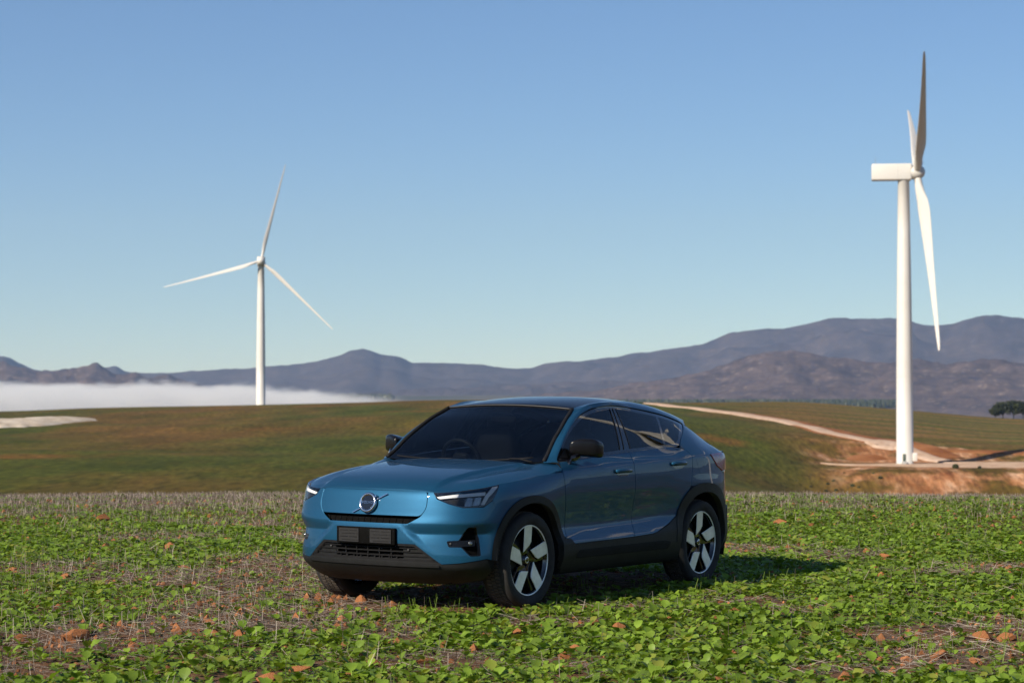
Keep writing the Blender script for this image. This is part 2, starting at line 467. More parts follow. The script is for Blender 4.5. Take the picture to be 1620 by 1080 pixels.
# ------------------------------------------------------------------ wind turbines
M_TWHITE = simple("turbine_paint", (.62, .595, .555), 0.45, var=0.04, scale=0.15)
M_TGREY = simple("turbine_grey", (.30, .30, .30), 0.6, var=0.1, scale=0.6)
M_TDARK = simple("door_green", (.05, .07, .05), 0.6, var=0.1, scale=2)

def lathe(profile, n=48):
    V = []; 
    for k in range(n):
        a = 2 * math.pi * k / n
        for r, z in profile: V.append((r * math.cos(a), r * math.sin(a), z))
    return V, grid_faces(n, len(profile), True)

def box_vf(x0, x1, y0, y1, z0, z1):
    v = [(x, y, z) for x in (x0, x1) for y in (y0, y1) for z in (z0, z1)]
    return v, [(0, 1, 3, 2), (4, 6, 7, 5), (0, 4, 5, 1), (2, 3, 7, 6), (0, 2, 6, 4), (1, 5, 7, 3)]

def bevel_mesh(o, w, seg=3, lim=40):
    bm = bmesh.new(); bm.from_mesh(o.data)
    bmesh.ops.recalc_face_normals(bm, faces=bm.faces)
    ed = [e for e in bm.edges if len(e.link_faces) == 2 and e.calc_face_angle(0) > R(lim)]
    bmesh.ops.bevel(bm, geom=ed, offset=w, segments=seg, profile=0.5, affect='EDGES')
    bm.to_mesh(o.data); bm.free()
    o.data.polygons.foreach_set("use_smooth", [True] * len(o.data.polygons))
    o.data.update()
    return o

def add_box(name, b, mat, parent, bev=0.0, seg=2, smooth_angle=True):
    v, f = box_vf(*b)
    o = mesh_obj(name, v, f, mat, parent, smooth=False)
    if bev: bevel_mesh(o, bev, seg)
    return o

def blade_mesh(Rr=49.5):
    rs = np.array([1.2, 2.2, 3.5, 5.5, 8, 10.5, 14, 19, 25, 31, 37, 42, 45.5, 48, 49.1, 49.5])
    ch = np.array([2.1, 2.1, 2.2, 2.7, 3.5, 3.75, 3.45, 2.9, 2.3, 1.85, 1.45, 1.15, .95, .70, .42, .10])
    tw = np.radians(np.array([22, 22, 21, 19, 16, 13.5, 10.5, 7.5, 5, 3.2, 1.8, .8, .2, 0, 0, 0]) + 3)
    tk = np.array([1, 1, .92, .66, .42, .34, .28, .24, .21, .19, .18, .17, .17, .17, .17, .17])
    n = 20; V = []
    for r, c, w, k in zip(rs, ch, tw, tk):
        circ = sstep(6.0, 2.0, np.array(r)) if False else float(np.clip((8 - r) / 5.5, 0, 1))
        for i in range(n):
            a = 2 * math.pi * i / n
            xc = 0.5 * (1 + math.cos(a)); s = math.sin(a)
            th = 5 * k * (0.2969 * math.sqrt(max(xc, 0)) - .126 * xc - .3516 * xc ** 2 + .2843 * xc ** 3 - .1036 * xc ** 4)
            ax = (xc - 0.32) * c; at_ = math.copysign(th, s) * c * (1 if s > 0 else .65) if abs(s) > 1e-9 else 0
            cxr = 0.5 * c * math.cos(a); cyr = 0.5 * c * math.sin(a)
            x = ax * (1 - circ) + cxr * circ; y = at_ * (1 - circ) + cyr * circ
            xr = x * math.cos(w) - y * math.sin(w); yr = x * math.sin(w) + y * math.cos(w)
            V.append((xr, yr + 1.6 * (r / 49.5) ** 2.4, r))      # local: x in the rotor plane, y up-wind, z outwards
    F = []
    m = len(rs)
    for j in range(m - 1):
        for i in range(n):
            a = j * n + i; b2 = j * n + (i + 1) % n
            F.append((a, b2, b2 + n, a + n))
    F.append(tuple(range(n - 1, -1, -1))); F.append(tuple(range((m - 1) * n, m * n)))
    return V, F
BLADE_ME = None

def turbine(label, base, hub_z, overhang, nose, h, phis, tilt=4.0, cone=1.5, details=True, pitch=0, slim=1.0):
    """nose: horizontal unit vector the hub points to; h: in-plane horizontal direction from which angles grow"""
    global BLADE_ME
    t = empty("wind_turbine", base)
    tag(t, label, "wind turbine", "white wind turbines on the hills")
    H = hub_z - base[2]
    V, F = lathe([(2.55, -1.5), (2.55, 0.0), (2.42, .25), (2.28, .3), (2.22, H * .3), (2.02, H * .55), (1.75, H * .8), (1.55, H - 2.35), (1.62, H - 2.3), (1.62, H - 1.9), (0, H - 1.9)])
    tw = mesh_obj("tower", V, F, M_TWHITE, t)
    V, F = lathe([(2.30, .15), (2.40, .15), (2.40, .32), (2.28, .32)])
    mesh_obj("base_flange", V, F, M_TGREY, tw)
    for zz in (H * .3, H * .62):
        rr = float(np.interp(zz, [0.3, H * .3, H * .55, H * .8], [2.28, 2.22, 2.02, 1.75]))
        V, F = lathe([(rr - .02, zz - .09), (rr + .025, zz - .07), (rr + .025, zz + .07), (rr - .02, zz + .09)])
        mesh_obj("section_joint", V, F, M_TWHITE, tw)
    nz = Vector((nose[0], nose[1], 0)).normalized(); up = Vector((0, 0, 1)); lat = up.cross(nz)
    fr = Matrix((nz, lat, up)).transposed().to_4x4()
    nac = add_box("nacelle", (-8.7, overhang - 1.5, -1.95, 1.95, -2.25, 2.25), M_TWHITE, t, 0.35, 3)
    nac.matrix_local = Matrix.Translation((0, 0, H)) @ fr
    for k in (-1, 1):
        add_box("vent", (-7.6, -6.4, 1.9 * k - (.12 if k > 0 else 0), 1.9 * k + (.12 if k < 0 else 0) + .12 * (k > 0) * 1.2, -1.0, 1.0), M_TGREY, nac, 0.03)
        o2 = add_box("panel_seam", (-1.62, -1.58, 1.94 * k if k > 0 else -1.965, 1.965 if k > 0 else 1.94 * k, -1.9, 1.9), M_TGREY, nac)
    V, F = lathe([(.045, 2.2), (.045, 3.9), (.12, 3.95), (.12, 4.05), (0, 4.1)], 8)
    ms = mesh_obj("wind_sensor", [(x - 7.6, y + .3, z) for x, y, z in V], F, M_TGREY, nac)
    # hub and rotor
    ax = (nz * math.cos(R(tilt)) + up * math.sin(R(tilt))).normalized()
    hv = Vector((h[0], h[1], 0)).normalized(); upp = (up - ax * up.dot(ax)).normalized()
    hv = (hv - ax * hv.dot(ax)).normalized()
    hub_c = Vector((0, 0, H)) + nz * overhang
    prof = [(1.75, -2.0), (1.95, -1.5), (2.0, -.5), (1.95, .4), (1.7, 1.2), (1.15, 1.85), (.5, 2.15), (0, 2.22)]
    V, F = lathe(prof, 40)
    Q = Matrix((hv, ax.cross(hv), ax)).transposed().to_4x4()
    hub = mesh_obj("hub", V, F, M_TWHITE, t)
    hub.matrix_local = Matrix.Translation(hub_c) @ Q
    if BLADE_ME is None:
        V, F = blade_mesh(); o = mesh_obj("blade", V, F, M_TWHITE); BLADE_ME = o.data; bpy.data.objects.remove(o)
    for p in phis:
        d = (upp * math.cos(R(p)) + hv * math.sin(R(p))); d = (d * math.cos(R(cone)) + ax * math.sin(R(cone))).normalized()
        y = (ax - d * ax.dot(d)).normalized(); x = y.cross(d)
        bl = bpy.data.objects.new("blade", BLADE_ME); COL.objects.link(bl); bl.parent = t
        bl.matrix_local = Matrix.Translation(hub_c) @ Matrix((x, y, d)).transposed().to_4x4() @ Matrix.Rotation(R(pitch), 4, 'Z') @ Matrix.Diagonal((slim, slim, 1, 1))
    if details:
        dr = add_box("door", (-.45, .45, -.06, .06, .9, 2.9), M_TDARK, t, .02)
        a = R(-104); dr.location = (2.27 * math.cos(a), 2.27 * math.sin(a), 0); dr.rotation_euler = (0, 0, a + R(90))
        st = add_box("steps", (-.7, .7, -1.1, .0, -.2, .85), M_TGREY, t, .03); st.location = (2.4 * math.cos(a), 2.4 * math.sin(a), 0); st.rotation_euler = (0, 0, a + R(90))
        add_box("cooling_box", (1.9, 3.1, -1.7, -.4, .9, 3.2), M_TWHITE, t, .05)
    return t

bx, by = 107.5, 606.0
turbine("nearer white wind turbine seen side on, beside the gravel pad", (bx, by, float(terr(bx, by))), float(terr(bx, by)) + 80, 3.64, (.992, -.125), (-.125, -.992), (59, 179, 299), tilt=4.5, cone=2.5, pitch=110)
bx, by = -124.0, 1092.0
bx3, by3 = 124.0, 116.0
turbine("white wind turbine out of frame to the right, mirrored in the car's side windows", (bx3, by3, float(terr(bx3, by3))), float(terr(bx3, by3)) + 78, 3.64, (-.80, -.60), (-.60, .80), (100, 220, 340), pitch=10)
turbine("farther white wind turbine facing the viewer, rising behind the green ridge", (bx, by, float(terr(bx, by)) - .3), 68.2, 3.4, (.10, -.995), (.995, .10), (13.8, 133.8, 253.8), details=False, pitch=16, slim=.60)

# ------------------------------------------------------------------ distant trees and hillside shrubs
def leaf_material(name, c0, c1, scale=3.0, trans=0.25):
    m, nt, b, out = new_mat(name)
    N, L = nt.nodes, nt.links
    g = N.new("ShaderNodeNewGeometry")
    oi = N.new("ShaderNodeObjectInfo")
    n = noise_node(nt, g.outputs["Position"], scale, 4, 0.6)
    r = ramp(nt, [(0.3, c0), (0.7, c1)]); L.new(n.outputs["Fac"], r.inputs[0])
    rr = N.new("ShaderNodeMapRange"); rr.inputs[3].default_value = 0.68; rr.inputs[4].default_value = 1.30
    ad = N.new("ShaderNodeMath"); ad.operation = 'ADD'; L.new(g.outputs["Random Per Island"], ad.inputs[0]); L.new(oi.outputs["Random"], ad.inputs[1])
    fr = N.new("ShaderNodeMath"); fr.operation = 'FRACT'; L.new(ad.outputs[0], fr.inputs[0]); L.new(fr.outputs[0], rr.inputs[0])
    c = mixc(nt, 1.0, r.outputs[0], rr.outputs[0], 'MULTIPLY')
    yl = ramp(nt, [(0.86, (0, 0, 0)), (1.0, (.55, .55, .55))]); L.new(oi.outputs["Random"], yl.inputs[0])
    c = mixc(nt, yl.outputs[0], c, (c1[1] * .95, c1[1] * .80, c1[2] * 1.4))
    L.new(c, b.inputs["Base Color"]); setp(b, rough=0.5, spec=0.4)
    tr = N.new("ShaderNodeBsdfTranslucent"); c2 = mixc(nt, 1.0, c, (1.2, 1.25, .5), 'MULTIPLY'); L.new(c2, tr.inputs[0])
    mx = N.new("ShaderNodeMixShader"); mx.inputs[0].default_value = trans
    L.new(b.outputs[0], mx.inputs[1]); L.new(tr.outputs[0], mx.inputs[2]); L.new(mx.outputs[0], out.inputs[0])
    return m
M_TREE = leaf_material("tree_leaves", (.018, .026, .010), (.045, .055, .018), 0.8, 0.15)
M_SHRUB = leaf_material('shrub_leaves', (.032, .042, .014), (.075, .085, .028), 0.8, 0.15)
M_BARK = simple("bark", (.10, .085, .07), 0.95, var=0.3, scale=3)

def leaf_cloud(n, sample, size, rng):
    V = []; F = []
    for k in range(n):
        c = sample(rng); s = size * rng.uniform(.6, 1.5)
        a = rng.uniform(0, 6.283, 3); Mx = (Matrix.Rotation(a[0], 3, 'X') @ Matrix.Rotation(a[1], 3, 'Y') @ Matrix.Rotation(a[2], 3, 'Z'))
        q = [Mx @ Vector(p) * s for p in ((-.5, -.35, 0), (.5, -.3, .08), (.42, .38, -.05), (-.45, .3, .1))]
        i = len(V); V += [(c[0] + p.x, c[1] + p.y, c[2] + p.z) for p in q]; F.append((i, i + 1, i + 2, i + 3))
    return V, F

def tube(path, radii, n=6):
    V = []; m = len(path)
    for i, p in enumerate(path):
        p = Vector(p)
        d = (Vector(path[min(i + 1, m - 1)]) - Vector(path[max(i - 1, 0)])).normalized()
        a = d.orthogonal().normalized(); b = d.cross(a)
        for k in range(n):
            t = 2 * math.pi * k / n
            V.append(tuple(p + (a * math.cos(t) + b * math.sin(t)) * radii[i]))
    F = [(i * n + k, i * n + (k + 1) % n, (i + 1) * n + (k + 1) % n, (i + 1) * n + k) for i in range(m - 1) for k in range(n)]
    F.append(tuple(range(n - 1, -1, -1))); F.append(tuple(range((m - 1) * n, m * n)))
    return V, F

def merge(parts):
    V = []; F = []
    for v, f in parts:
        o = len(V); V += list(v); F += [tuple(i + o for i in q) for q in f]
    return V, F

rng = np.random.default_rng(5)
tree_specs = [(1574, 1118, 5.6, 4.4, "low round shrubby tree at the left end of the clump on the far ridge"),
              (1586, 1122, 9.0, 8.0, "flat-topped dark tree, first tall one of the clump on the far ridge"),
              (1603, 1128, 10.2, 9.0, "tallest flat-topped dark tree in the clump on the far ridge"),
              (1618, 1121, 9.0, 8.5, "flat-topped dark tree cut by the photo's right edge, on the far ridge"),
              (1640, 1126, 9.6, 7.5, None)]
for px, d, hgt, wid, lab in tree_specs:
    x = (px - 810) / 3500 * d; z = float(terr(x, d))
    t = empty("ridge_tree", (x, d, z)); tag(t, lab or "dark tree just beyond the clump on the far ridge", "tree", "trees on the far ridge")
    limbs = [tube([(0, 0, -.5), (.1, 0, hgt * .3), (.2, .1, hgt * .5)], [.30, .22, .18])]
    for k in range(7):
        a = k * .9 + rng.uniform(-.3, .3); rr = wid * .5 * rng.uniform(.5, .95)
        limbs.append(tube([(.1, 0, hgt * (.22 + .05 * (k % 3))), (rr * .45 * math.cos(a), rr * .45 * math.sin(a), hgt * .55), (rr * math.cos(a), rr * math.sin(a), hgt * .78)], [.16, .11, .05], 5))
    V, F = merge(limbs); mesh_obj("trunk", V, F, M_BARK, t)
    cl = [(wid * .5 * math.sqrt(rng.uniform(0, 1)) * math.cos(a), wid * .5 * math.sqrt(rng.uniform(0, 1)) * math.sin(a), hgt * rng.uniform(.48, .90)) for a in rng.uniform(0, 6.28, 30)]
    def smp(g, cl=cl, wid=wid, hgt=hgt):
        c = cl[g.integers(len(cl))]; v = g.normal(0, 1, 3) * np.array((wid * .10, wid * .10, hgt * .055))
        r2 = math.hypot(c[0], c[1]) / (wid * .5)
        return (c[0] + v[0], c[1] + v[1], c[2] - .10 * hgt * r2 ** 2 + v[2])
    V, F = leaf_cloud(3600, smp, .66, rng); mesh_obj("crown", V, F, M_TREE, t, smooth=False)

sh_px = [(1392, 757, 1.9), (1318, 761, 1.3), (1309, 766, 1.5), (1348, 769, 1.8), (1306, 777, 1.4), (1322, 776, 1.7), (1358, 771, 1.2), (1335, 748, 1.0), (1381, 749, 1.0), (1282, 770, 1.1), (1259, 760, .9), (1243, 771, 1.0)]
V, F = leaf_cloud(420, lambda g: tuple(np.array((.5, .5, .42)) * (lambda v: v / np.linalg.norm(v) * g.uniform(.45, 1) ** .5)(g.normal(0, 1, 3)) + np.array((0, 0, .38))), .16, rng)
proto = mesh_obj("shrub_foliage", V, F, M_SHRUB, smooth=False); SHRUB = proto.data; bpy.data.objects.remove(proto)
for k, (px, py, s) in enumerate(sh_px):
    x, d = hit(px, py, 300, 900)
    o = bpy.data.objects.new("hillside_shrub", SHRUB); COL.objects.link(o)
    o.location = (x, d, float(terr(x, d)) - .1); o.scale = (s * .62, s * .62, s * .5); o.rotation_euler = (0, 0, k * 1.3)
    tag(o, "small dark shrub dotted over the dry slope below the gravel pad", "shrub", "shrubs dotted over the dry slope")
for px, dd, lab in ((1511, 571.0, "round green shrub on the front rim of the gravel pad"), (1549, 570.0, "small green shrub right of the round one on the pad rim")):
    x = (px - 810) / 3500 * dd
    o = bpy.data.objects.new("rim_shrub", SHRUB); COL.objects.link(o); o.location = (x, dd, float(terr(x, dd)) - .1); o.scale = (1.7, 1.7, 1.6) if px < 1530 else (1.0, 1.0, 1.0)
    tag(o, lab, "shrub")

# dark plantation at the mountain foot: one mass of trees
def plantation(label, boxes, seed):
    g = np.random.default_rng(seed); V = []; F = []
    for (p0, p1, d0, d1, n, z0) in boxes:
        for k in range(n):
            d = g.uniform(d0, d1); px = g.uniform(p0, p1); x = (px - 810) / 3500 * d
            hgt = g.uniform(9, 17); w = g.uniform(6, 11)
            z = z0
            i = len(V)
            ring = 7
            for zz, rr in ((-3, .7), (hgt * .35, 1.0), (hgt * .7, .75)):
                for q in range(ring):
                    a = 2 * math.pi * q / ring; r = w * .5 * rr * g.uniform(.7, 1.2)
                    V.append((x + r * math.cos(a), d + r * math.sin(a), z + zz + g.uniform(-1, 1)))
            V.append((x, d, z + hgt))
            for l in range(2):
                for q in range(ring): F.append((i + l * ring + q, i + l * ring + (q + 1) % ring, i + (l + 1) * ring + (q + 1) % ring, i + (l + 1) * ring + q))
            for q in range(ring): F.append((i + 2 * ring + q, i + 2 * ring + (q + 1) % ring, i + 3 * ring))
    o = mesh_obj("plantation_forest", V, F, M_TREE, smooth=False)
    return tag(o, label, "forest", kind="stuff")
plantation("dark band of plantation trees along the mountain foot", [(880, 1440, 4600, 5400, 2400, -20), (1010, 1400, 4300, 4600, 700, -24)], 3)
plantation("dark patch of trees at the right end of the fog bank", [(540, 622, 6300, 6800, 300, -6)], 4)

# ------------------------------------------------------------------ fog bank in the valley and the hazy air
def volume_box(name, b, label=None):
    v, f = box_vf(*b); me = bpy.data.meshes.new(name); me.from_pydata(v, [], f); me.update()
    bm = bmesh.new(); bm.from_mesh(me); bmesh.ops.recalc_face_normals(bm, faces=bm.faces); bm.to_mesh(me); bm.free()
    o = bpy.data.objects.new(name, me); COL.objects.link(o)
    return o
fog = volume_box("fog_bank", (-2500, -190, 5200, 6000, -95, 125)); tag(fog, "low bank of white fog filling the valley below the mountains", "fog", kind="stuff")
m = bpy.data.materials.new("fog_volume"); m.use_nodes = True; nt = m.node_tree
nt.nodes.remove(nt.nodes["Principled BSDF"]); out = nt.nodes["Material Output"]
pv = nt.nodes.new("ShaderNodeVolumePrincipled"); pv.inputs["Color"].default_value = (.96, .975, 1.0, 1); pv.inputs["Anisotropy"].default_value = 0.1
g = nt.nodes.new("ShaderNodeNewGeometry").outputs["Position"]
sp = nt.nodes.new("ShaderNodeSeparateXYZ"); nt.links.new(g, sp.inputs[0])
def mth(op, a, b=None):
    n = nt.nodes.new("ShaderNodeMath"); n.operation = op
    for k, v in enumerate((a, b)):
        if v is None: continue
        if isinstance(v, (int, float)): n.inputs[k].default_value = v
        else: nt.links.new(v, n.inputs[k])
    return n.outputs[0]
def mrange(v, a, b, c, d):
    n = nt.nodes.new("ShaderNodeMapRange"); n.interpolation_type = 'SMOOTHSTEP'
    for k, q in enumerate((a, b, c, d)): n.inputs[k + 1].default_value = q
    nt.links.new(v, n.inputs[0]); return n.outputs[0]
nz = noise_node(nt, g, 0.0060, 7, 0.68, (1, .35, 2.2))
# top surface: high on the left, sinking to the right
ratio = mth('DIVIDE', sp.outputs[0], sp.outputs[1])          # sideways position across the valley
top = mrange(ratio, -0.160, -0.060, 31.0, 4.0)
top = mth('ADD', top, mth('MULTIPLY', mth('SUBTRACT', nz.outputs["Fac"], 0.5), 120.0))
dep = mth('SUBTRACT', top, sp.outputs[2])
den = mrange(dep, -3.0, 18.0, 0.0, 1.0)
edge = mrange(ratio, -0.105, -0.046, 1.0, 0.0)
nt.links.new(mth('MULTIPLY', mth('MULTIPLY', den, edge), 0.0075), pv.inputs["Density"])
nt.links.new(pv.outputs[0], out.inputs["Volume"])
fog.data.materials.append(m)

haze = volume_box("haze", (-15800, 15800, -15800, 15800, -140, 1250)); tag(haze, "thin bluish haze in the air over the valley", "haze", kind="stuff")
m = bpy.data.materials.new("haze_volume"); m.use_nodes = True; nt = m.node_tree
nt.nodes.remove(nt.nodes["Principled BSDF"]); out = nt.nodes["Material Output"]
pv = nt.nodes.new("ShaderNodeVolumePrincipled"); pv.inputs["Color"].default_value = (.40, .60, 1.0, 1); pv.inputs["Density"].default_value = 4.8e-5
pv.inputs["Anisotropy"].default_value = 0.25; pv.inputs["Absorption Color"].default_value = (1, 1, 1, 1)
nt.links.new(pv.outputs[0], out.inputs["Volume"]); haze.data.materials.append(m)
# ------------------------------------------------------------------ the car
def paint_material():
    m, nt, b, out = new_mat("blue_metallic_paint")
    N, L = nt.nodes, nt.links
    tc = N.new("ShaderNodeTexCoord").outputs["Object"]
    fl = N.new("ShaderNodeTexVoronoi"); fl.inputs["Scale"].default_value = 900; L.new(tc, fl.inputs["Vector"])
    r = ramp(nt, [(0.0, (.007, .056, .118)), (1.0, (.014, .090, .178))]); L.new(fl.outputs["Color"], r.inputs[0])
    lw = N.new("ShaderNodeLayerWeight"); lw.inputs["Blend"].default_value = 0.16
    c = mixc(nt, lw.outputs["Facing"], r.outputs[0], (.004, .016, .045))  # navy mixed in towards grazing angles: shade of the sunless side put into the colour
    dn = noise_node(nt, tc, 3.0, 6, 0.65); df = ramp(nt, [(0.5, (0, 0, 0)), (0.8, (.02, .02, .02))]); L.new(dn.outputs["Fac"], df.inputs[0])
    c = mixc(nt, df.outputs[0], c, (.12, .11, .09))
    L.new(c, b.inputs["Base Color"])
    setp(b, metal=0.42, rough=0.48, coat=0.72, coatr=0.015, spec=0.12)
    b.inputs["Coat IOR"].default_value = 1.42
    return m
def tint_glass(name, tint, refl=1.0):
    m = bpy.data.materials.new(name); m.use_nodes = True; nt = m.node_tree; N, L = nt.nodes, nt.links
    N.remove(N["Principled BSDF"]); out = N["Material Output"]
    fr = N.new("ShaderNodeFresnel"); fr.inputs[0].default_value = 1.44
    tr = N.new("ShaderNodeBsdfTransparent"); tr.inputs[0].default_value = (*tint, 1)
    gl = N.new("ShaderNodeBsdfGlossy"); gl.inputs["Roughness"].default_value = 0.0; gl.inputs[0].default_value = (refl, refl, refl, 1)
    mx = N.new("ShaderNodeMixShader"); L.new(fr.outputs[0], mx.inputs[0]); L.new(tr.outputs[0], mx.inputs[1]); L.new(gl.outputs[0], mx.inputs[2])
    L.new(mx.outputs[0], out.inputs[0])
    return m
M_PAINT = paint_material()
M_BLACK = simple("black_plastic", (.010, .010, .011), 0.7, var=0.25, scale=30, bump=0.08, bscale=500, spec=0.15)
M_CLAD = simple("cladding_plastic", (.011, .0115, .012), 0.55, var=0.2, scale=14, bump=0.1, bscale=700, spec=0.25)
M_GLOSSB = simple("gloss_black", (.006, .006, .008), 0.08, var=0.1, scale=20, coat=0.6, coatr=0.02)
M_GREYP = simple("grey_plastic", (.024, .024, .025), 0.5, var=0.15, scale=40)
M_INNER = simple("matt_black", (.004, .004, .004), 0.85, var=0.2, scale=30, spec=0.05)
M_MCAP = simple("mirror_cap_black", (.005, .005, .006), 0.22, var=0.1, scale=20, spec=0.25)
M_ROOF = simple("black_roof", (.004, .005, .008), 0.12, var=0.1, scale=10, spec=0.06)
M_BRACKET = simple("bracket_plastic", (.021, .021, .022), 0.85, var=0.1, scale=40, spec=0.2)
M_CHROME = simple("chrome", (.62, .62, .64), 0.12, 1.0, var=0.05, scale=20)
M_SILVER = simple("machined_alloy", (.90, .91, .89), 0.30, 0.40, var=0.08, scale=25)
M_RUBBER = simple("tyre_rubber", (.020, .018, .017), 0.85, var=0.3, scale=20, bump=0.2, bscale=120)
M_MUD = simple("dusty_rubber", (.060, .047, .036), 0.95, var=0.45, scale=16, bump=0.3, bscale=90)
M_LED = simple("white_light_guide", (.64, .65, .66), 0.35, var=0.04, scale=20, coat=0.5)
M_LENS = simple("lamp_lens_glass", (.20, .215, .22), 0.12, 0.8, var=0.15, scale=40, coat=1.0)
M_WS = tint_glass("windscreen_glass", (.26, .29, .31))
M_SG = tint_glass("privacy_glass", (.10, .11, .12))
M_CLEAR = tint_glass("clear_cover", (.93, .94, .95))
M_RED = simple("red_tail_lamp", (.26, .006, .020), 0.25, var=0.15, scale=20, coat=0.3)
M_CABIN = simple("cabin_fabric", (.010, .010, .011), 0.85, var=0.2, scale=20)
M_CABIN2 = simple("cabin_trim", (.018, .018, .018), 0.6, var=0.15, scale=20)
M_MIRROR = simple("mirror_glass", (.7, .72, .75), 0.03, 1.0, var=0.02, scale=5)

CAR = empty("parked_car", (0.124, 18.26, 0.0))
tag(CAR, "blue coupe-roofed electric crossover with black wheel-arch cladding parked on the green field", "car")
CAR.rotation_euler = (Matrix.Rotation(math.atan2(-math.cos(.5803), -math.sin(.5803)), 4, 'Z') @ Matrix.Rotation(-.0052, 4, 'Y') @ Matrix.Rotation(-.0079, 4, 'X')).to_euler()

# --- body shell: a plan contour from the nose to the tail and, along it, outward offsets by height
CP = np.array([(2.205, 0), (2.199, .2), (2.172, .42), (2.115, .60), (2.03, .735), (1.91, .825), (1.75, .880), (1.55, .908), (1.35, .918), (1.0, .917), (.5, .914), (0, .916), (-.5, .92),
               (-1.0, .924), (-1.35, .924), (-1.65, .905), (-1.88, .85), (-2.03, .75), (-2.125, .58), (-2.17, .32), (-2.185, 0)])
_t = np.concatenate([[0], np.cumsum(np.hypot(*np.diff(CP, axis=0).T))])
_ext = np.concatenate([-_t[3:0:-1], _t, 2 * _t[-1] - _t[-2:-5:-1]])
_ex = np.concatenate([CP[3:0:-1, 0], CP[:, 0], CP[-2:-5:-1, 0]]); _ey = np.concatenate([-CP[3:0:-1, 1], CP[:, 1], -CP[-2:-5:-1, 1]])
def cubic(xs, ys):
    n = len(xs); h = np.diff(xs); A = np.zeros((n, n)); bb = np.zeros(n); A[0, 0] = A[-1, -1] = 1
    for i in range(1, n - 1):
        A[i, i - 1] = h[i - 1]; A[i, i] = 2 * (h[i - 1] + h[i]); A[i, i + 1] = h[i]
        bb[i] = 3 * ((ys[i + 1] - ys[i]) / h[i] - (ys[i] - ys[i - 1]) / h[i - 1])
    c = np.linalg.solve(A, bb)
    def f(x):
        x = np.asarray(x, float); i = np.clip(np.searchsorted(xs, x) - 1, 0, n - 2); d = x - xs[i]
        b1 = (ys[i + 1] - ys[i]) / h[i] - h[i] * (2 * c[i] + c[i + 1]) / 3
        return ys[i] + b1 * d + c[i] * d ** 2 + (c[i + 1] - c[i]) / (3 * h[i]) * d ** 3
    return f
_fx, _fy = cubic(_ext, _ex), cubic(_ext, _ey)
UMAX = _t[-1]
_us = np.linspace(0, UMAX, 6001); _cx, _cy = _fx(_us), _fy(_us)
_tx, _ty = np.gradient(_cx, _us), np.gradient(_cy, _us)
_ln = np.hypot(_tx, _ty); _nx, _ny = -_ty / _ln * -1, _tx / _ln * -1
_nx, _ny = _ty / _ln, -_tx / _ln
def UX(x): return float(np.interp(-x, -_cx, _us))          # side stations by x
_half = np.argmax(_cy)
def UY(y): return math.copysign(float(np.interp(abs(y), _cy[:_half], _us[:_half])), y)   # nose stations by y

